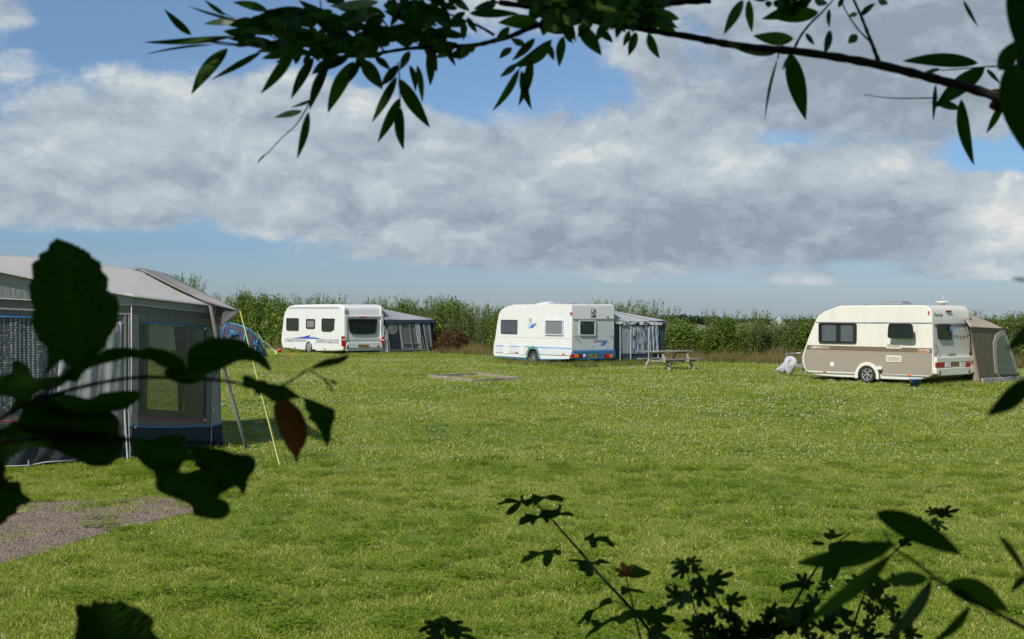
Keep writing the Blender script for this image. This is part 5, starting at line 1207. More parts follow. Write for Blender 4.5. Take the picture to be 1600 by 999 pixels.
# px, kind, top z, width scale
sh = [(-60,'hazel',2.90),(60,'willow',3.00),(170,'hazel',2.80),(262,'willow',2.90),
      (350,'willow',3.35),(376,'hazel',3.10),(402,'hazel',2.95),(428,'hazel',3.00),(452,'hazel',2.63),(478,'willow',3.23),(502,'willow',3.18),(530,'hazel',2.48),(556,'willow',2.78),(580,'willow',3.03),(606,'willow',2.88),(630,'hazel',2.58),(655,'willow',3.03),(676,'willow',3.08),(700,'hazel',2.63),(718,'willow',2.73),(740,'willow',2.68),(762,'willow',2.63),
      (792,'hazel',2.30),(825,'hazel',2.30),(860,'willow',2.30),(895,'hazel',2.25),(930,'hazel',2.30),(962,'willow',2.75),(985,'willow',2.70),(1010,'willow',2.70),
      (1040,'willow',2.38),(1060,'hazel',1.78),(1083,'hazel',1.20),(1108,'hazel',1.30),(1136,'willow',2.25),(1150,'hazel',1.75),(1168,'hazel',1.42),(1190,'willow',2.25),(1212,'willow',1.75),(1236,'willow',2.00),(1258,'willow',2.05),(1285,'hazel',1.85),
      (1320,'hazel',1.93),(1370,'hazel',2.03),(1420,'willow',1.98),(1470,'hazel',2.03),(1515,'willow',2.08),(1545,'willow',2.23),(1572,'hazel',1.93),(1600,'willow',2.18),(1640,'hazel',2.03),(1690,'willow',2.18)]
cnt = {}
ordw = ['first','second','third','fourth','fifth','sixth','seventh','eighth']
for px, kind, ht in sh:
    x, y = hpos(px) or (0,0)
    if (x, y) == (0, 0): continue
    zn = [z for z in zones if z[0] <= px < z[1]][0][2]; cnt.setdefault((zn, kind), [0]); cnt[(zn,kind)][0] += 1
tot = {k: v[0] for k, v in cnt.items()}; cnt = {}
for px, kind, ht in sh:
    p_ = hpos(px)
    if not p_: continue
    zn = [z for z in zones if z[0] <= px < z[1]][0][2]; cnt[(zn,kind)] = cnt.get((zn,kind), 0)+1
    k_ = cnt[(zn,kind)]; lab = '%s %s' % (desc[kind], zn) + ('' if tot[(zn,kind)] == 1 else ', %s of %s from left' % (ordw[k_-1], ['','one','two','three','four','five','six'][tot[(zn,kind)]]))
    s = ht/2.0/(1.0 if kind == 'hazel' else 1.05)
    place_shrub(kind, int(rng.integers(0,3)), (p_[0]+rng.normal()*.1, p_[1]+1.1+rng.normal()*.25, 0), rng.random()*6.28, (1.0+.12*rng.normal()*.5, 1.0, s), '%s_shrub' % kind, lab, 'shrub', 'shrubs of the hedge around the field')
for px, dx in ((695,'beside the navy awning'),(700,'below the hedge right of the navy awning')):
    p_ = hpos(px+ (0 if px == 695 else 8)); place_shrub('bramble', 0, (p_[0], p_[1]-.5, 0), rng.random()*6, (1.0,1.0,1.1), 'bramble_bush', 'reddish bramble bush '+dx, 'bush', 'brambles below the hedge')
place_shrub('tree', 0, tuple(Vector((at(284,480,62).x, 62, 0))), 1.0, (.85,.85,1.80), 'willow_tree', 'young willow tree whose leafy top shows over the canopy of the big grey tent', 'tree', None)
# dry tall grass at the foot of the hedge
dry_ramp = [(0,(.07,.09,.02)),(.3,(.15,.14,.05)),(.6,(.26,.20,.085)),(1,(.38,.29,.14))]
gd_ = grassmat('dry_grass', .3, shift=.1, ramp_=dry_ramp)
DT_ = [tuft(60,.25,.35,.85,.006,.013,gd_,.35), tuft(60,.25,.3,.7,.006,.013,gd_,.4), tuft(60,.25,.2,.6,.006,.014,gt,.4)]
P = []
for _ in range(4200):
    t = rng.random(); px = -150+1900*t; p_ = hpos(px)
    if not p_: continue
    off = rng.uniform(-1.6,.5); s_ = (1.0 if off > -.6 else .68)*rng.uniform(.7,1.15)*(1.0+.25*pn(px*.02,0,1))
    if px < 480: s_ *= .7
    P.append((p_[0]+off*.35, p_[1]+off, 0, rng.random()*6.28, rng.normal()*.08, s_, int(rng.integers(0,3))))
scatter('dry_grass', 'tall dry grass at the foot of the hedge', P, DT_)
# ------------------------------------------------------------------ far woodland
def woodland(name, label, px0, px1, D, top, n, seed):
    r_ = np.random.default_rng(seed); Vs = []; Fs = []; Rs = []; k = 0; global rng; rng = r_
    x0, x1 = at(px0,485,D).x, at(px1,485,D).x
    for i in range(n):
        x = r_.uniform(x0, x1); y = D+r_.uniform(-25,25); gz = ground_z(x,y); pz = at(800, top(800+F*x/D), D).z
        h = (pz-gz)*r_.uniform(.75,1.05); w = r_.uniform(3.5,6)
        m_ = 10; th = r_.random(m_)*6.283; C = np.stack([x+np.cos(th)*w*r_.random(m_), y+np.sin(th)*w*.6, gz+h*(.15+.8*r_.random(m_))],1); C[:,2] = np.minimum(C[:,2], gz+h*(1-.25*((C[:,0]-x)/w)**2))
        V, Fc, r = clumpleaves(C, 26, 1.1, 1.0, 1.9, .7); Vs.append(V); Fs.append(Fc+k); Rs.append(r*.6+.25*r_.random()); k += len(V)
    o = rawmesh(name, np.concatenate(Vs), np.concatenate(Fs), leafmat('far_leaf', [(0,(.022,.040,.020)),(.6,(.035,.058,.027)),(1,(.06,.085,.035))], .15), r=np.concatenate(Rs)); o['kind'] = 'stuff'; o['label'] = label; return o
wtop = lambda px: 497.5-2.2*math.sin((px-1000)/40)-1.5*math.sin(px/17.0)+(2 if px > 1190 else 0)-(3 if px < 1075 else 0)
woodland('woodland', 'dark far off wood on the skyline beyond the fields', 940, 1420, 1500, wtop, 330, 5)
woodland('distant_trees', 'dark clump of far off trees between the hedge tops behind the navy awning', 600, 720, 1500, lambda px: 483+1.5*math.sin(px/9), 120, 6)
woodland('tree_belt', 'far off belt of trees low on the skyline at both sides', 1420, 1800, 1520, lambda px: 500, 160, 7)
woodland('tree_belt', 'far off belt of trees low on the skyline at the left', 150, 600, 1520, lambda px: 487, 230, 8)
rng = np.random.default_rng(123)
# ------------------------------------------------------------------ foreground foliage
class LeafSet:
    def __init__(s): s.V = []; s.F = []; s.R = []; s.k = 0
    def put(s, grid, nu, nv, r):
        s.V += grid
        for i in range(nu):
            for j in range(nv):
                a = s.k+i*(nv+1)+j; s.F += [(a, a+nv+1, a+nv+2), (a, a+nv+2, a+1)]
        s.R += [r]*len(grid); s.k += len(grid)
    def leaf(s, x0, y0, x1, y1, w, D, kind='willow', bend=None, r=None, dz=None, tilt=None, fold=.25, taper=False):
        bend = rng.normal()*.05 if bend is None else bend; r = rng.random() if r is None else r
        dz = rng.normal()*.04 if dz is None else dz; tilt = rng.normal()*.35 if tilt is None else tilt
        L2 = Vector((x1-x0, y1-y0)); Ln = L2.length; d = L2/Ln; n2 = Vector((-d.y, d.x))
        nu = {'willow': 14, 'hazel': 44, 'maple': 30}[kind]; nv = {'willow': 4, 'hazel': 10, 'maple': 6}[kind]
        grid = []; ph = rng.random()*6
        for i in range(nu+1):
            t = i/nu
            if kind == 'maple': continue
            if kind == 'willow': hw = (math.sin(math.pi*min(1, t**.82)))**.85*(1-.15*t)+.012
            elif kind == 'hazel':
                hw = (math.sin(math.pi*(t**(.80 if not taper else .62))))**(.60 if not taper else .85)*(1 if t > .02 else .3); hw *= 1 + .10*(((t*9+ph) % 1)-.5)*(1+.6*math.sin(t*23+ph)) + .035*(((t*31) % 1)-.5) + .03*math.sin(t*7+ph)
            else:
                hw = .95*abs(math.sin(math.pi*min(1,t)*1.0))**.5*(.50+.50*max(0, math.cos((t-.30)*2*math.pi*2.4)))**1.1 + .03
            c = Vector((x0, y0)) + L2*t + n2*bend*Ln*4*t*(1-t)*.6
            for j in range(nv+1):
                q = j/nv*2-1
                off = n2*(q*hw*w/2)
                if kind == 'hazel': off = off + d*(abs(q)*hw*w*.10)
                if kind == 'maple': off = off + d*(abs(q)**1.5*hw*w*.16)
                pw = w/F*D
                dep = D + dz*(t-.2)*2 + tilt*q*hw*pw*.5 + fold*abs(q)*hw*pw*.5
                if kind == 'hazel': dep += .0020*math.sin((t*10-abs(q)*2.2)*6.283)*(1-abs(q)**3) + .006*math.sin(t*5+ph+q*2)
                else: dep += .004*math.sin(t*6+ph+q*2)*D/2
                p = c+off
                grid.append(at(p.x, p.y, dep))
        if kind == 'maple':
            nu, nv = 60, 4; tip_ = ((0,1.0,.46),(52,.88,.42),(-52,.84,.42),(100,.58,.42),(-102,.60,.42))
            for i in range(nu+1):
                th = -180+360*i/nu; R_ = .42
                for (a0, l0, sw) in tip_:
                    x_ = abs((th-a0))/57.3/sw; R_ = max(R_, l0*max(0, 1-x_**2)**.5*(1+.05*math.sin(th*.5+ph)))
                if abs(th) > 150: R_ = min(R_, .28)
                for j in range(nv+1):
                    q = j/nv*R_; lx = q*math.sin(R(th)); ly = .22+.78*q*math.cos(R(th))
                    c = Vector((x0, y0)) + L2*ly + n2*(lx*w*.62 + bend*Ln*q)
                    dep = D + dz*ly*2 + tilt*lx*(w/F*D) + fold*abs(lx)*(w/F*D) + .006*math.sin(th*.09+ph)*q
                    grid.append(at(c.x, c.y, dep))
        s.put(grid, nu, nv, r)
    def build(s, name, m, parent):
        return rawmesh(name, [tuple(v) for v in s.V], s.F, m, parent, r=s.R, smooth=True)
fg_ramp = [(0,(.022,.050,.008)),(.6,(.042,.088,.013)),(1,(.080,.14,.020))]
m_fw = leafmat('overhanging_willow_leaf', fg_ramp, .30, .6, (1.3,2.0,.5), spec=.06)
m_fp = leafmat('pale_willow_underside', [(0,(.30,.36,.26)),(1,(.42,.46,.36))], .35, .5)
m_fh = leafmat('alder_leaf', fg_ramp, .28, .6, (1.3,2.0,.5), spec=.06)
m_fb = leafmat('withered_leaf_skin', [(0,(.15,.078,.022)),(1,(.25,.13,.04))], .3, .7, (1.5,1.0,.6))
m_fm = leafmat('maple_leaf', [(0,(.026,.048,.013)),(.6,(.040,.074,.018)),(1,(.06,.10,.025))], .3, .75, (1.3,1.7,.6), spec=.03)
m_twig = mat('twig_bark', (.045,.035,.028), .85, var=.3, vscale=60, bump=.4, bscale=200)
# ---- willow tree the camera stands under
wt_ = thing('willow_tree', 'large dark willow whose leafy branch hangs across the top of the photo', 'tree', (2.7,-1.2,0))
MB().tube([(2.7,-1.2,-.1),(2.65,-1.15,1.2),(2.75,-1.2,2.6),(2.5,-1.4,4.2),(2.3,-1.8,5.4)], [.24,.19,.16,.12,.06], 12).build('trunk', m_bark, wt_, smooth=True)
def bt_(pts, D0, D1, r0, r1, seg=7, tail=None):
    n = len(pts); P_ = [at(x, y, D0+(D1-D0)*i/(n-1)) for i, (x, y) in enumerate(pts)]
    rs = [r0+(r1-r0)*i/(n-1) for i in range(n)]
    if tail: P_ = list(tail)+P_; rs = [r0*1.6]*len(tail)+rs
    # smooth + knobbly
    out = []; ro = []
    for i in range(len(P_)-1):
        for k in range(4):
            t = k/4; a = P_[max(0,i-1)]; b = P_[i]; c = P_[i+1]; d = P_[min(len(P_)-1,i+2)]
            out.append(.5*((2*b)+(c-a)*t+(2*a-5*b+4*c-d)*t*t+(3*b-a-3*c+d)*t**3)); ro.append((rs[i]*(1-t)+rs[i+1]*t)*(1+.12*math.sin(len(out)*2.7)))
    out.append(P_[-1]); ro.append(rs[-1]); return out, ro
DW = 2.2
br_ = MB()
o_, r_ = bt_([(1600,163),(1555,150),(1500,134),(1440,118),(1375,102),(1310,90),(1240,80),(1180,75),(1130,68),(1080,58),(1030,50),(970,40),(900,30),(845,38),(800,56),(772,64),(740,71),(690,73),(640,76),(600,82),(560,88),(520,88),(470,82),(420,76),(360,68),(300,62)], 2.1, 2.3, .0085, .0012, tail=[Vector((2.6,-.9,3.0)), Vector((1.7,.9,2.95)), Vector((1.15,1.7,2.8))])
br_.tube(o_, r_, 8); br_.build('branch', m_twig, wt_, smooth=True)
tw_ = MB()
for pts, r0, r1 in (([(772,55),(750,42),(728,33),(700,22),(668,18)],.003,.001), ([(1110,0),(1060,3),(1000,10),(940,16),(890,14),(840,12),(780,4)],.007,.005), ([(845,14),(800,6),(760,3)],.004,.002),
    ([(1375,102),(1366,78),(1357,55),(1344,22),(1330,-8)],.004,.002), ([(1360,66),(1340,45),(1322,18),(1312,-5)],.0016,.001), ([(1240,78),(1252,55),(1268,35),(1282,22),(1302,0)],.0026,.0014), ([(1465,153),(1420,154),(1385,153),(1350,148)],.0014,.0006), ([(1600,106),(1550,104),(1500,108),(1470,110)],.0016,.001),
    ([(520,92),(508,118),(490,150),(480,168),(462,196),(440,216),(416,242)],.0018,.0007), ([(600,80),(585,62),(560,50),(530,38),(505,18),(500,0)],.002,.001), ([(622,98),(624,120),(625,150),(626,168)],.0014,.0008), ([(430,78),(400,72),(350,70),(300,62),(262,68)],.0016,.0008), ([(379,35),(352,22),(330,8)],.001,.0006), ([(430,60),(400,45),(379,35)],.0014,.0008), ([(1215,92),(1222,70),(1238,62)],.0015,.0008), ([(862,63),(840,75),(812,108),(800,120)],.0016,.0008), ([(595,27),(610,45),(640,60),(660,75)],.0016,.001), ([(1588,150),(1600,90),(1610,20),(1615,-60)],.012,.008)):
    o_, q_ = bt_(pts, DW+rng.normal()*.03, DW+rng.normal()*.05, r0, r1); tw_.tube(o_, q_, 6)
tw_.build('twig', m_twig, wt_, smooth=True)
W = LeafSet()
WL = [(356,76,299,148,27),(409,81,331,124,13),(299,55,257,15,15),(379,35,292,9,6),(352,24,319,0,9),(364,57,222,66,13),(334,70,225,86,5),(430,68,355,60,18),(490,27,373,51,34),(484,18,388,33,25),(544,51,466,0,26),(475,72,412,39,24),(532,75,481,54,27),(460,78,407,147,22),(490,90,455,155,20),(520,93,487,116,20),(512,102,484,172,20),(553,96,512,177,28),(562,93,538,135,16),(565,93,598,140,28),(622,102,595,135,18),(620,120,581,192,18),(623,123,672,200,27),(625,153,590,223,20),(626,168,631,235,20),(482,175,464,249,16),(416,240,401,256,4),(490,155,454,168,7),(595,27,556,75,20),(652,0,643,45,18),(610,45,645,60,20),(664,60,683,113,20),(670,80,672,135,18),(652,102,660,160,13),(640,102,649,144,12),(625,15,610,42,14),(645,69,619,60,16),(660,10,690,35,16),(520,60,440,64,22),(560,70,500,40,26),(580,80,520,66,20),(610,70,560,62,20),(640,74,600,40,18),(660,40,700,66,18),(440,75,500,90,14),(540,92,500,110,16),(470,84,430,98,12),(586,90,610,110,14),(640,80,625,110,16),
 (681,45,731,57,18),(733,21,812,22,18),(724,33,724,63,14),(730,27,746,52,12),(844,39,778,36,28),(796,42,773,68,16),(800,75,780,92,14),(862,63,799,104,26),(808,100,781,121,13),(811,108,769,174,15),(830,90,810,166,19),(815,110,831,172,16),(880,57,874,105,18),(858,70,866,95,13),(904,39,940,87,28),(934,45,958,67,16),(994,50,982,88,17),(984,48,974,73,12),(1013,52,1031,92,18),(1013,24,1057,51,22),(1018,15,1057,0,18),(890,30,900,66,12),(880,40,897,70,8),(690,60,712,104,14),(690,20,660,50,16),(715,14,680,6,14),(820,70,798,60,14),(836,60,800,95,16),(800,34,760,60,0),
 (1161,0,1131,54,20),(1170,0,1175,51,16),(1279,20,1197,25,30),(1262,3,1190,30,26),(1240,61,1176,56,26),(1212,84,1134,68,20),(1234,82,1259,188,36),(1215,92,1195,189,6),(1259,52,1273,71,10),(1297,47,1288,86,15),(1296,14,1296,44,9),(1340,55,1325,68,17),(1345,25,1368,5,12),(1372,0,1388,6,14),(1340,22,1326,26,10),(1529,99,1409,96,27),(1539,106,1460,169,34),(1470,108,1440,116,8),(1462,132,1458,189,9),(1541,108,1563,131,9),(1502,155,1522,259,25),(1566,162,1541,209,15),(1505,0,1529,43,8),(1500,170,1455,160,16),(1548,142,1566,140,6),(1235,86,1222,110,8),(1245,20,1268,-4,16),(1310,12,1320,-8,10)]
for l in WL:
    if l[4] <= 0: continue
    W.leaf(*l[:4], l[4]*.86, DW+rng.normal()*.06, fold=.3)
for _ in range(95):   # the dense knot where the branches cross
    x = rng.uniform(835,1025); y = rng.uniform(-14,44) if x < 960 else rng.uniform(-10,30); a = rng.uniform(-.4,3.5); Ln = rng.uniform(28,60)
    W.leaf(x, y, x+Ln*math.cos(a), min(y+Ln*abs(math.sin(a))*.7, 72), rng.uniform(12,22), DW+rng.normal()*.1)
for _ in range(60):
    x = rng.uniform(540,840); y = rng.uniform(-12,30); a = rng.uniform(0,6.28); Ln = rng.uniform(22,50)
    if 700 < x < 840 and y > 8: continue
    W.leaf(x, y, x+Ln*math.cos(a), y+Ln*math.sin(a)*.7, rng.uniform(9,18), DW+rng.normal()*.1)
for _ in range(100):
    x = rng.uniform(400,740); y = rng.uniform(16,88); a = rng.uniform(1.2,4.0); Ln = rng.uniform(30,66)
    W.leaf(x, y, x+Ln*math.cos(a), y+Ln*math.sin(a)*.5, rng.uniform(12,20), DW+rng.normal()*.08)
for _ in range(16):
    x = rng.uniform(1200,1280); y = rng.uniform(-14,14); a = rng.uniform(0,3.1); Ln = rng.uniform(16,40); W.leaf(x, y, x+Ln*math.cos(a), y+Ln*math.sin(a)*.5, rng.uniform(9,16), DW)
W.leaf(1606,-70,1606,112,80,1.3,tilt=.1,bend=-.03); W.leaf(1580,96,1604,240,58,1.35,tilt=.1); W.leaf(1560,110,1600,60,30,1.5)
W.build('foliage', m_fw, wt_)
W2 = LeafSet()
W2.leaf(379,34,318,38,13,DW,bend=.05); W2.leaf(592,3,514,10,16,DW); W2.leaf(472,174,428,184,11,DW); W2.leaf(594,20,566,34,7,DW)
W2.build('pale_leaves', m_fp, wt_)
# ---- alder bush on the left, close to the lens
al = thing('alder_bush', 'near alder bush with big toothed dark leaves hanging in from the left', 'bush', (-1.3,.5,0))
st = MB()
for pts, r0, r1 in (([(-120,720),(-40,690),(0,655),(60,625),(140,602),(215,590),(290,592),(340,594),(380,601),(430,608)],.0030,.0014), ([(430,608),(455,595),(480,578)],.0013,.001), ([(482,578),(500,588),(512,600)],.0008,.0006), ([(-100,690),(0,690),(80,684),(150,684),(250,690),(350,692)],.0030,.0014), ([(60,625),(90,596),(105,570)],.0016,.0012), ([(-80,760),(-20,760),(20,745)],.003,.0015)):
    o_, q_ = bt_(pts, 1.3, 1.34, r0, r1); st.tube(o_, q_, 6)
a_ = at(-120,720,1.3); st.tube([(-1.3,.5,-.1),(-1.25,.8,1.2),(-1.2,1.1,1.9),tuple(a_)], [.03,.02,.012,.004], 8)
st.tube([(-1.25,.8,1.2),(-1.1,1.15,1.7),tuple(at(-100,690,1.3))], [.02,.012,.003], 8)
st.tube([tuple(at(150,1100,1.25)), tuple(at(178,1040,1.25)), tuple(at(180,1003,1.25))], [.003,.002,.0015], 6)
st.tube([(-1.3,.5,.6),(-.9,.9,1.4),tuple(at(150,1100,1.25))], [.02,.012,.003], 8)
st.build('stem', m_twig, al, smooth=True)
A_ = LeafSet(); hl_ = lambda *a, **k: A_.leaf(*a, kind='hazel', **k)

from mathutils.geometry import delaunay_2d_cdt
def traced(S, outline, D, mid, r, teeth=0, tilt=0, fold=.2, rip=.004, dz=0, step=6):
    """one leaf with an individual outline, folded along its midrib and rippled between the veins"""
    P = [Vector(p) for p in outline]; n = len(P); B = []
    for i in range(n):
        a, b, c, d = P[i-1], P[i], P[(i+1) % n], P[(i+2) % n]; k = max(2, int((c-b).length/(2.6 if teeth else 4)))
        for j in range(k):
            t = j/k; B.append(.5*((2*b)+(c-a)*t+(2*a-5*b+4*c-d)*t*t+(3*b-a-3*c+d)*t**3))
    if teeth:
        m = len(B); Q = []
        for i in range(m):
            tg = (B[(i+1) % m]-B[i-1]).normalized(); Q.append(B[i]+Vector((tg.y,-tg.x))*teeth*((.6 if i % 3 == 0 else -.4)+.5*math.sin(i*1.7)))
        B = Q
    xs = [p.x for p in B]; ys = [p.y for p in B]; I = []
    y = min(ys)
    while y < max(ys):
        x = min(xs)
        while x < max(xs):
            if inside(x, y, [(p.x, p.y) for p in B]) and min((p-Vector((x,y))).length for p in B) > step*.5: I.append(Vector((x, y)))
            x += step
        y += step
    m = len(B); vs, es, fs, *_ = delaunay_2d_cdt(B+I, [(i, (i+1) % m) for i in range(m)], [], 1, 1e-4)
    A, C = Vector(mid[0]), Vector(mid[1]); L_ = (C-A).length; d = (C-A)/L_; nn2 = Vector((-d.y, d.x)); k0 = S.k; sc = D/F
    for p in vs:
        t = (p-A).dot(d); q = (p-A).dot(nn2)
        dep = D + fold*abs(q)*sc + tilt*q*sc + dz*t*sc + rip*math.sin((t/L_*9-abs(q)/L_*7)*6.283)*min(1, abs(q)*.08)
        S.V.append(at(p.x, p.y, dep)); S.R.append(r)
    S.F += [tuple(k0+i for i in f) for f in fs if len(f) == 3]; S.k += len(vs)
q1, q2, q3, q4, q5 = Z(0,360,4.1625), Z(0,540,3.33), Z(180,500,3.027), Z(360,530,4.995), Z(100,920,10)
def TR(S, Zf, flat, D, mid, r, **k): traced(S, [Zf(flat[i], flat[i+1]) for i in range(0, len(flat), 2)], D, [Zf(*m) for m in mid], r, **k)
q13 = [q1(x,y) for x,y in ((410,970),(420,930),(450,885),(540,850),(640,800),(700,770),(770,762),(840,765),(920,775))]+[q3(x,y) for x,y in ((0,135),(60,130),(120,142),(160,130),(230,140),(280,160),(320,190),(340,225),(345,245),(250,235),(170,195),(130,188),(80,195),(20,200))]+[q1(x,y) for x,y in ((930,838),(830,832),(760,850),(680,868),(600,892),(550,920),(500,985))]
TR(A_, q1, (380,55,440,75,500,100,580,145,600,175,655,210,665,265,700,300,705,340,700,380,720,410,760,430,775,490,770,560,765,610,735,660,700,710,690,760,640,800,590,830,540,870,450,890,400,850,350,890,310,930,280,960,300,890,310,830,305,780,290,745,250,715,225,660,205,610,205,570,215,530,215,490,195,445,190,400,190,350,210,310,205,240,210,210,245,190,260,150,305,130,320,90,350,65), 1.30, ((530,860),(385,60)), .55, teeth=.9, tilt=.15, fold=.25)
traced(A_, q13, 1.33, (q1(430,940), q3(340,240)), .2, teeth=.7, tilt=.9)
TR(A_, q3, (230,240,300,225,345,235,420,240,400,290,360,303,300,298,250,280), 1.31, ((420,265),(230,250)), .25, teeth=.5)
TR(A_, q3, (345,240,338,190,345,150,380,110,425,100,440,82,520,85,600,95,640,125,690,155,720,190,738,243,700,225,660,200,600,195,560,205,500,235,430,260,400,292,365,285), 1.28, ((370,270),(735,235)), .6, teeth=.7, tilt=.5)
TR(A_, q2, (-80,170,0,160,55,140,65,85,100,80,150,115,175,165,250,165,330,150,400,125,330,205,250,232,200,240,150,290,100,330,40,350,75,285,60,270,0,262,-80,262), 1.33, ((330,170),(-40,215)), .6, teeth=.7, tilt=.3)
TR(A_, q2, (250,250,340,250,460,275,520,250,580,240,650,235,720,238,735,262,700,300,640,335,560,350,420,380,300,370,220,320), 1.36, ((250,300),(735,260)), .3, teeth=.6, tilt=.6)
TR(A_, q2, (150,290,230,245,300,300,420,350,560,340,615,380,620,430,600,480,400,500,250,470,120,450,90,400), 1.34, ((130,380),(610,420)), .1, teeth=.6, tilt=.4)
TR(A_, q2, (300,430,640,470,640,510,630,560,590,610,540,630,470,628,430,610,380,585,300,550,260,490), 1.32, ((300,490),(600,590)), .15, teeth=.7, tilt=.3)
TR(A_, q2, (-80,450,20,430,90,390,250,440,330,520,280,545,220,530,150,530,80,560,30,600,25,660,-80,690), 1.35, ((300,500),(-60,560)), .2, teeth=.6)
TR(A_, q2, (-80,640,20,620,30,700,100,705,110,730,120,770,160,798,150,822,100,840,80,880,50,890,20,925,-80,950), 1.30, ((-60,760),(140,810)), .3, teeth=.7)
TR(A_, q3, (75,570,110,552,150,572,230,545,310,540,335,560,330,600,380,640,440,650,400,690,370,672,335,668,310,690,300,712,200,720,150,700,110,660,85,620), 1.28, ((90,590),(420,670)), .5, teeth=.7, tilt=.3)
TR(A_, q3, (190,740,180,700,260,690,300,712,330,722,370,712,420,700,500,720,520,790,510,820,490,840,530,860,545,900,520,935,470,945,410,935,370,920,360,880,320,860,270,840,220,820,190,790), 1.30, ((220,700),(500,930)), .35, teeth=.9, tilt=.3, rip=.003)
TR(A_, q3, (340,590,420,600,500,610,560,630,640,640,665,670,660,710,630,750,620,800,600,830,585,800,560,790,510,820,480,790,440,740,400,700,372,690,380,660), 1.26, ((350,600),(610,800)), .15, teeth=.8, tilt=.4)
TR(A_, q4, (100,372,95,290,130,280,170,295,220,320,270,320,290,340,350,350,400,360,440,370,480,400,520,430,560,460,480,470,420,480,340,490,290,460,250,435,200,435,180,400,130,385), 1.30, ((100,340),(560,460)), .3, teeth=.8, tilt=.8)
TR(A_, q4, (560,455,620,470,700,500,760,525,810,550,815,620,800,660,790,700,780,780,755,840,730,800,710,750,680,700,650,650,610,625,615,580,580,545,580,500), 1.31, ((570,460),(755,835)), .3, teeth=.7, tilt=.5)
TR(A_, q4, (620,235,680,190,750,155,840,140,920,120,915,150,870,185,790,210,700,225), 1.31, ((620,235),(920,125)), .35, teeth=.4, tilt=.8)
TR(A_, q4, (720,300,745,310,790,380,808,412,795,416,760,360), 1.31, ((720,300),(805,412)), .2, step=4)
TR(A_, q4, (770,320,800,318,832,345,812,356), 1.31, ((770,320),(832,350)), .2, step=4)
TR(A_, q5, (130,860,150,790,190,600,200,450,170,300,240,240,400,260,480,190,560,220,650,190,760,220,880,180,940,200,1010,250,1100,280,1180,300,1230,350,1300,390,1400,480,1410,520,1370,620,1400,690,1500,790,1560,900,1500,1300,800,1500,500,1400,100,1200), 1.25, ((800,1400),(780,200)), .2, teeth=1.0, tilt=.2)
A_.build('foliage', m_fh, al)
B_ = LeafSet(); TR(B_, q4, (345,500,400,470,440,468,490,500,550,560,580,620,600,690,600,760,580,830,545,880,515,970,490,910,450,860,420,810,385,740,370,680,340,600,335,540), 1.29, ((420,470),(515,965)), .6, teeth=.6, tilt=.2, rip=.003); B_.build('withered_leaf', m_fb, al)
# ---- field maple sapling, bottom centre
ma = thing('maple_sapling', 'dark maple sapling with small lobed leaves rising at the bottom of the photo', 'shrub', (.55,2.75,0))
DM = 2.7; st = MB()
stems = [([(1060,1080),(1018,992),(985,950),(940,902),(910,866),(885,838),(862,812),(846,796),(836,785)],.0045,.0012), ([(1012,1080),(1003,1010),(995,975),(986,935),(978,902)],.003,.0012), ([(1112,1080),(1103,997),(1094,972),(1085,951),(1078,915),(1072,888)],.003,.001), ([(1190,1080),(1150,1000),(1135,964),(1118,935),(1104,915),(1090,893)],.003,.001), ([(1170,1080),(1205,1003),(1232,958),(1258,915),(1278,885),(1292,868),(1306,850),(1330,832)],.004,.0012), ([(1400,860),(1425,838),(1444,821),(1466,806)],.002,.0008), ([(1300,1080),(1330,990),(1350,930),(1378,885),(1400,860)],.003,.0015), ([(1406,1000),(1392,965),(1368,938),(1335,922)],.002,.001), ([(700,1060),(694,1010),(692,985),(690,972)],.003,.001), ([(912,864),(896,864),(878,862)],.0008,.0006), ([(912,866),(908,858),(914,848)],.0008,.0006), ([(1216,990),(1240,972),(1262,962)],.0015,.001), ([(958,938),(975,945),(985,950)],.001,.001)]
for pts, r0, r1 in stems:
    o_, q_ = bt_(pts, DM, DM+.02, r0, r1); st.tube(o_, q_, 6)
for x_ in (1060,1012,1112,1190,1170,1300,700): st.tube([(.55+(x_-1050)/4000,2.75,-.1), tuple(at(x_,1080,DM).lerp(Vector((.55,2.75,0)),.5)), tuple(at(x_,1080,DM))], [.012,.008,.0045], 6)
st.build('stem', m_twig, ma, smooth=True)
Mp = LeafSet(); ml = lambda x0,y0,x1,y1,w,**k: Mp.leaf(x0,y0,x1,y1,w*1.15,DM+rng.normal()*.03,kind='maple',tilt=rng.normal()*.6,**k)

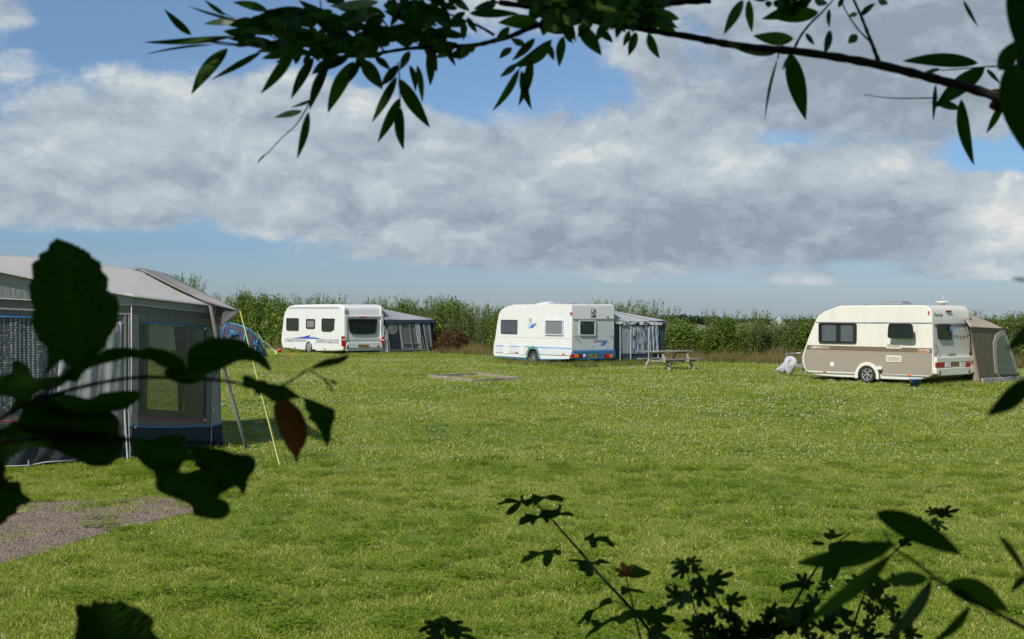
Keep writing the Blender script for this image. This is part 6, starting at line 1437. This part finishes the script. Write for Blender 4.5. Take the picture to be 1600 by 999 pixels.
q7, q8 = Z(770,760,4.178), Z(1200,780,4.5636)
MPL = [(q7,(25,112,75,95,80,78,130,80,180,95,180,60,195,60,205,90,250,75,290,80,240,125,215,135,195,110,170,108,130,110,80,112,50,122)),
(q7,(185,105,185,120,165,150,130,180,85,188,100,150,140,115)),
(q7,(250,80,260,50,320,65,360,60,400,52,460,75,455,105,410,95,380,95,340,80,300,110,270,130,260,100)),
(q7,(170,255,180,205,210,195,205,178,250,180,300,190,310,160,350,150,385,155,425,145,430,120,445,120,450,140,440,170,490,165,525,180,520,195,440,190,410,205,370,215,365,240,340,235,325,210,290,215,260,260,245,235,215,245)),
(q7,(575,330,610,330,655,303,665,310,660,335,700,325,755,328,760,345,795,380,790,398,760,390,740,370,700,360,680,365,680,400,640,400,625,355,595,360,600,340)),
(q7,(180,495,210,455,240,445,230,425,270,420,310,430,350,412,390,415,445,378,448,385,415,410,445,415,445,450,420,450,395,440,390,480,350,530,325,495,335,450,300,450,260,475,215,495)),
(q7,(460,550,500,530,545,510,555,495,500,490,500,475,580,480,620,485,670,490,700,472,770,503,700,505,700,525,680,515,650,510,660,560,650,590,610,590,600,560,560,550,560,515)),
(q7,(550,895,590,850,610,815,690,790,700,755,740,730,770,730,785,765,750,770,700,795,660,820,640,870,620,905,600,870,570,900)),
(q7,(600,999,630,945,660,920,635,880,680,870,710,890,770,855,830,840,870,810,961,805,1100,830,1160,900,1100,890,961,860,890,870,840,900,790,880,740,900,690,940,650,960)),
(q7,(885,590,890,520,920,510,961,530,1030,560,1010,580,950,600)),
(q7,(835,650,810,645,860,655,895,665,961,675,1000,700,960,695,890,690,850,715,835,690)),
(q8,(85,620,130,600,200,585,260,575,320,585,340,600,300,620,290,655,260,640,200,635,130,650,110,668,90,650)),
(q8,(365,790,400,760,440,745,480,770,510,790,530,770,570,790,615,800,600,830,570,840,600,865,630,870,630,900,590,915,545,890,520,850,480,840,470,890,430,915,400,900,400,850,390,820)),
(q8,(400,190,440,215,470,215,485,250,550,235,520,265,440,290,400,265,400,240,440,240)),
(q8,(310,315,340,298,400,310,390,330,330,328)),
(q8,(380,590,385,520,400,480,430,440,500,430,520,480,490,560,460,590,450,560,420,600,395,650,385,620,410,580)),
(q8,(680,550,740,545,780,540,800,560,830,580,880,620,830,640,830,670,800,700,880,730,890,760,910,810,890,850,860,790,800,750,770,710,750,735,720,700,700,660,750,630,790,610,740,600,740,570)),
(q8,(60,960,60,800,130,775,200,770,280,750,320,760,260,850,200,940,150,975,100,900)),
(q8,(430,330,520,300,640,300,700,330,660,400,560,430,470,420))]
for i_, (zf_, fl_) in enumerate(MPL):
    xs_ = fl_[0::2]; ys_ = fl_[1::2]; cx_ = (min(xs_)+max(xs_))/2; cy_ = (min(ys_)+max(ys_))/2
    TR(Mp, zf_, fl_, DM+.02*math.sin(i_*2.3), ((min(xs_), cy_+.01), (max(xs_), cy_)), (i_*.37) % 1, tilt=.5*math.sin(i_), fold=.2, rip=.001, step=4)
for l in [(1070,880,1047,877,18),(1072,878,1098,876,18),(1075,885,1048,902,24),(1080,890,1101,890,18),(1085,905,1095,932,28),(1062,935,1038,918,26),(1080,930,1040,948,30),(1088,925,1110,948,28),(1105,910,1146,893,28),(1105,915,1132,928,30),(1100,905,1080,920,24),(1135,940,1167,934,26),(1130,950,1112,960,20),(1465,804,1500,798,20),(1462,801,1444,800,16),(1456,812,1482,828,16),(1440,822,1428,806,16),(690,972,652,984,24),(692,974,738,986,24),(695,985,744,1000,26),(690,990,660,1004,26),(700,968,680,966,14),(1405,850,1432,842,18),(1010,960,1056,968,40),(1015,985,1050,1000,36)]:
    ml(*l)
for _ in range(26):
    x = rng.uniform(1245,1430); y = rng.uniform(905,1005); a = rng.uniform(0,6.28); Ln = rng.uniform(22,40)
    ml(x, y, x+Ln*math.cos(a), y+Ln*math.sin(a)*.6, Ln*.8)
for _ in range(46):
    x = rng.uniform(1085,1285); y = rng.uniform(965,1010) if not 1190 < x < 1250 else rng.uniform(950,1005); a = rng.uniform(0,6.28); Ln = rng.uniform(20,38)
    ml(x, y, x+Ln*math.cos(a), y+Ln*math.sin(a)*.6, Ln*.8)
Mp.build('foliage', m_fm, ma)
for q_ in ((976,902,974,878,30,.9),(978,900,992,884,20,.9),(1466,806,1474,794,28,.2)):
    Mr = LeafSet(); Mr.leaf(*q_[:5],DM,kind='maple',r=q_[5],tilt=.3); Mr.build('reddish_leaf', m_fb, ma)
# ---- close willow shoots, bottom right
ws = thing('willow_shoot', 'blurred willow shoot with long curved leaves, close at the bottom right corner', 'shrub', (1.05,1.2,0))
DS = 1.15; st = MB()
for pts, r0, r1 in (([(1760,1090),(1680,1030),(1600,981),(1530,944),(1470,909),(1430,878),(1398,857),(1380,828)],.0028,.0011), ([(1515,930),(1480,912),(1450,904)],.001,.0008), ([(1640,1000),(1625,930),(1600,893)],.001,.001)):
    o_, q_ = bt_(pts, DS, DS, r0, r1); st.tube(o_, q_, 6)
st.tube([(1.05,1.2,-.1),(.95,1.15,1.0),tuple(at(1760,1090,DS))], [.02,.012,.0028], 8); st.build('stem', m_twig, ws, smooth=True)
S_ = LeafSet(); sl = lambda *a, **k: S_.leaf(*a[:5], a[5] if len(a) > 5 else DS, **k)
sl(1368,800,1504,868,42,bend=-.04,tilt=.3); sl(1398,850,1242,880,38,bend=-.06,tilt=.4); sl(1392,868,1250,978,26,bend=-.05,tilt=.6); sl(1450,904,1378,908,26); sl(1478,912,1576,956,42,bend=-.10,tilt=.3); sl(1456,906,1376,1006,24,bend=-.12); sl(1516,946,1452,1006,17,bend=-.14); sl(1560,836,1604,900,12,bend=-.06); sl(1604,900,1580,926,14); sl(1610,590,1540,650,34,.95,bend=-.10); sl(1620,500,1572,548,22,.95,bend=-.08); sl(1606,440,1578,436,5,1.0)
S_.build('foliage', m_fw, ws)
st = MB(); st.tube([(1.05,1.2,1.4), tuple(at(1680,800,1.0)), tuple(at(1640,590,.95)), tuple(at(1620,500,.95)), tuple(at(1625,440,.98))], [.006,.004,.0022,.0015,.001], 6); st.build('side_stem', m_twig, ws, smooth=True)
# ---- unseen leaf masses around the camera, added to shade these near leaves
def shade_crown(n, lo, hi, L0, L1, seed):
    r_ = np.random.default_rng(seed); lo = np.array(lo); hi = np.array(hi)
    P = r_.uniform(lo, hi, (n, 3))
    c = (lo+hi)/2; h = (hi-lo)/2
    e = (((P-c)/h)**2); P = P[(e[:,0]+e[:,1]+np.where(P[:,2] > c[2], e[:,2], 0)) < 1+.15*np.sin(P[:,0]*3)+.1*np.sin(P[:,2]*4)]
    y = np.maximum(P[:,1], 1e-3); px = 800+F*P[:,0]/y; py = 485-F*(P[:,2]-CAMH)/y
    infr = (P[:,1] > .15) & (px > -330) & (px < 1930) & (py > -330) & (py < 1330)
    near = (np.linalg.norm(P-np.array([0,0,CAMH]), axis=1) < 2.1) | ((P[:,1] > -1.2) & (P[:,2] < 4.3))
    P = P[~infr & ~near]; n = len(P)
    Ls = r_.uniform(L0, L1, n); D_ = r_.normal(size=(n,3)); N_ = r_.normal(size=(n,3))+np.array([-.4,-.5,.7])
    return leaf_quads(P, D_, N_, Ls, Ls*.55, r_.random(n))
V, Fc, r = shade_crown(110000, (-6.0,-7.0,1.2), (6.0,1.7,6.3), .18, .30, 3); rawmesh('shade_crown', V, Fc, m_fw, wt_, r=r)
rt_ = thing('shade_tree', 'unseen leafy tree added behind the viewer to shade the near leaves', 'tree', (-2.4,-2.2,0))  # tree out of view, added so its leaves block light from behind
MB().tube([(-2.4,-2.2,-.1),(-2.35,-2.2,1.5),(-2.5,-2.3,3.2),(-2.3,-2.4,5.0)], [.16,.13,.1,.05], 10).build('trunk', m_bark, rt_, smooth=True)
V, Fc, r = shade_crown(30000, (-5.5,-5.0,-.6), (5.0,1.3,2.8), .16, .26, 4); rawmesh('shade_crown', V, Fc, m_fh, rt_, r=r)
# ------------------------------------------------------------------ sky and light
w = bpy.data.worlds.new('World'); scene.world = w; w.use_nodes = True; nt = w.node_tree; nt.nodes.clear(); L = nt.links.new
hdir = Vector((-.58,-.81,0)).normalized(); EL = R(44)
sv = Vector((hdir.x*math.cos(EL), hdir.y*math.cos(EL), math.sin(EL)))
out = nd(nt,'ShaderNodeOutputWorld'); bg = nd(nt,'ShaderNodeBackground'); bg.inputs[1].default_value = .1
sky = nd(nt,'ShaderNodeTexSky'); sky.sky_type = 'NISHITA'; sky.sun_disc = False; sky.sun_elevation = EL; sky.sun_rotation = math.atan2(hdir.x, hdir.y); sky.altitude = 0; sky.air_density = 1.0; sky.dust_density = .35; sky.ozone_density = 2.0
tc = nd(nt,'ShaderNodeTexCoord'); dirv = tc.outputs['Generated']
def VM(op, a, b=None, s=None):
    n = nd(nt,'ShaderNodeVectorMath',operation=op)
    for i, q in enumerate((a, b)):
        if q is None: continue
        if isinstance(q, (tuple, list)): n.inputs[i].default_value = q
        else: L(q, n.inputs[i])
    if s is not None:
        if isinstance(s, (int, float)): n.inputs['Scale'].default_value = s
        else: L(s, n.inputs['Scale'])
    return n.outputs['Value'] if op in ('LENGTH','DOT_PRODUCT') else n.outputs[0]
def MM(op, a, b=None, c=None, clamp=False):
    n = nd(nt,'ShaderNodeMath',operation=op); n.use_clamp = clamp
    for i, q in enumerate((a, b, c)):
        if q is None: continue
        if isinstance(q, (int, float)): n.inputs[i].default_value = q
        else: L(q, n.inputs[i])
    return n.outputs[0]
def NO(vec, scale, detail=8, rough=.6, dist=0.0):
    n = nd(nt,'ShaderNodeTexNoise'); setin(n, {'Scale': scale, 'Detail': detail, 'Roughness': rough, 'Distortion': dist}); L(vec, n.inputs['Vector']); return n.outputs['Fac']
sp = nd(nt,'ShaderNodeSeparateXYZ'); L(dirv, sp.inputs[0])
az = MM('ARCTAN2', sp.outputs[0], sp.outputs[1]); el = sp.outputs[2]
UV = nd(nt,'ShaderNodeCombineXYZ'); L(az, UV.inputs[0]); L(el, UV.inputs[1]); UV = UV.outputs[0]
cv = VM('MULTIPLY', dirv, (1,1,1.7))
wp = nd(nt,'ShaderNodeTexNoise'); setin(wp, {'Scale': 12, 'Detail': 6, 'Roughness': .65}); L(cv, wp.inputs['Vector'])
cvw = VM('ADD', cv, VM('SCALE', VM('SUBTRACT', wp.outputs['Color'], (.5,.5,.5)), None, .075))
def BI(vec, scale, detail=3, rough=.55):
    n = nd(nt,'ShaderNodeTexVoronoi'); n.feature = 'F1'; n.normalize = True; setin(n, {'Scale': scale, 'Detail': detail, 'Roughness': rough, 'Lacunarity': 2.2}); L(vec, n.inputs['Vector'])
    return MM('SUBTRACT', 1.0, n.outputs['Distance'])
n1 = NO(cv, 5.0, 9, .55, .1); n2 = NO(VM('ADD', cvw, (3.1,1.7,.4)), 14.0, 9, .62, .0)
bi = BI(cvw, 11.0, 3, .55); bi2 = BI(VM('ADD', cvw, (-.006,0,.020)), 11.0, 3, .55)
wob = MM('MULTIPLY', MM('SUBTRACT', NO(cv, 9, 6, .6), .5), .10)
def blob(px, py, sx, sy, amp):
    u0, v0 = (px-800)/F, math.sin((485-py)/F)
    q = VM('MULTIPLY', VM('SUBTRACT', UV, (u0, v0, 0)), (F/sx, F/sy, 0))
    d = VM('LENGTH', q)
    d = MM('ADD', d, MM('MULTIPLY', wob, 6.0))
    return MM('MULTIPLY', MM('SUBTRACT', 1.0, MM('SMOOTH_MIN', d, 1.0, .3)), amp)
def total(bl, base):
    s = base
    for b in bl: s = MM('ADD', s, blob(*b))
    return s
# coverage: blue openings negative, banks positive
cov_b = [(720,110,330,85,-.75),(860,150,200,85,-.40),(250,40,420,95,-.75),(480,90,260,50,-.45),(40,40,130,40,.55),(70,70,170,25,.55),(1080,60,60,110,-.35),(1220,225,150,32,-.9),(1570,270,130,55,-1.2),(1480,262,60,40,-.5),(450,385,120,20,-.3),(60,405,330,50,-1.0),(800,455,2200,60,-1.3),(240,385,260,30,-.5),(1300,55,520,200,.6),(1200,330,800,140,1.1),(300,260,560,140,.7),(700,300,500,110,.8),(1000,230,260,110,.5),(1400,150,420,110,.5),(1520,340,120,80,.9),(1010,430,170,28,.75),(1250,440,120,18,.75),(1430,432,110,16,.7),(960,432,40,14,1.0),(1540,425,120,22,.9),(1250,438,110,20,.6),(620,190,90,40,.5)]
covd = total(cov_b, MM('MULTIPLY_ADD', n1, 2.2, -.75))
covd = MM('ADD', covd, MM('MULTIPLY', MM('SUBTRACT', n2, .5), .9))
covd = MM('ADD', covd, MM('MULTIPLY', MM('SUBTRACT', bi, .68), 1.6))
mask = nd(nt,'ShaderNodeMapRange'); mask.interpolation_type = 'SMOOTHERSTEP'; setin(mask, {'From Min': .0, 'From Max': .62}); L(covd, mask.inputs['Value']); mask = mask.outputs[0]
hi = nd(nt,'ShaderNodeMapRange'); setin(hi, {'From Min': .27, 'From Max': .42, 'To Min': 1.0, 'To Max': .0}); L(el, hi.inputs['Value']); mask = MM('MULTIPLY', mask, hi.outputs[0])
# cloud brightness
lit = MM('MULTIPLY', MM('SUBTRACT', bi, bi2), 1.9)
br_b = [(1200,370,620,110,-.42),(1000,395,520,60,-.15),(1300,110,420,140,-.62),(1350,200,300,60,-.15),(760,330,300,70,-.10),(1545,345,120,80,.85),(1370,270,140,50,.35),(1000,235,260,60,.22),(1130,130,200,60,.20),(1180,290,260,40,.12),(130,150,420,60,.22),(760,300,100,40,.12),(300,300,500,90,-.16),(1010,430,150,24,.25),(1250,440,120,18,.3)]
brt = total(br_b, MM('ADD', MM('ADD', MM('MULTIPLY_ADD', n2, .85, -.42), MM('MULTIPLY', bi, .62)), lit))
cr = ramp(nt, [(.0,(2.9,3.45,4.2)),(.35,(4.0,4.75,5.5)),(.65,(5.2,5.85,6.3)),(1.0,(7.8,7.8,7.6))]); L(brt, cr.inputs[0])
crs = cr.outputs[0]
# clear sky tinted by height
tint = ramp(nt, [(0,(.50,.63,.93)),(.05,(.46,.61,.90)),(.12,(.60,.76,.96)),(.25,(.8,.9,1.0)),(1,(1,1,1))]); L(el, tint.inputs[0])
skyc = VM('MULTIPLY', sky.outputs[0], tint.outputs[0])
mxn = nd(nt,'ShaderNodeMix',data_type='RGBA'); L(mask, mxn.inputs['Factor']); L(skyc, mxn.inputs['A']); L(crs, mxn.inputs['B'])
L(mxn.outputs['Result'], bg.inputs[0]); L(bg.outputs[0], out.inputs[0])
sun = bpy.data.lights.new('sun', 'SUN'); sun.energy = 4.5; sun.angle = R(.53); sun.color = (1,.955,.88)
so = bpy.data.objects.new('sun', sun); COL.objects.link(so); so.rotation_euler = (-sv).to_track_quat('-Z','Y').to_euler(); so.location = (0,0,50)
# ------------------------------------------------------------------ camera
cd_ = bpy.data.cameras.new('camera'); cam = bpy.data.objects.new('camera', cd_); COL.objects.link(cam); scene.camera = cam
cd_.sensor_width = 36; cd_.lens = 36*F/1600; cd_.clip_end = 20000; cd_.clip_start = .05
cam.location = CAM; cam.rotation_euler = (math.pi/2-PITCH, 0, 0)
cd_.dof.use_dof = True; cd_.dof.focus_distance = 40; cd_.dof.aperture_fstop = 10
scene.view_settings.view_transform = 'Standard'; scene.view_settings.look = 'None'; scene.view_settings.exposure = 0; scene.view_settings.gamma = 1
scene.render.engine = 'CYCLES'
scene.cycles.use_denoising = True; scene.cycles.max_bounces = 8; scene.cycles.transparent_max_bounces = 16; scene.cycles.caustics_reflective = False; scene.cycles.caustics_refractive = False
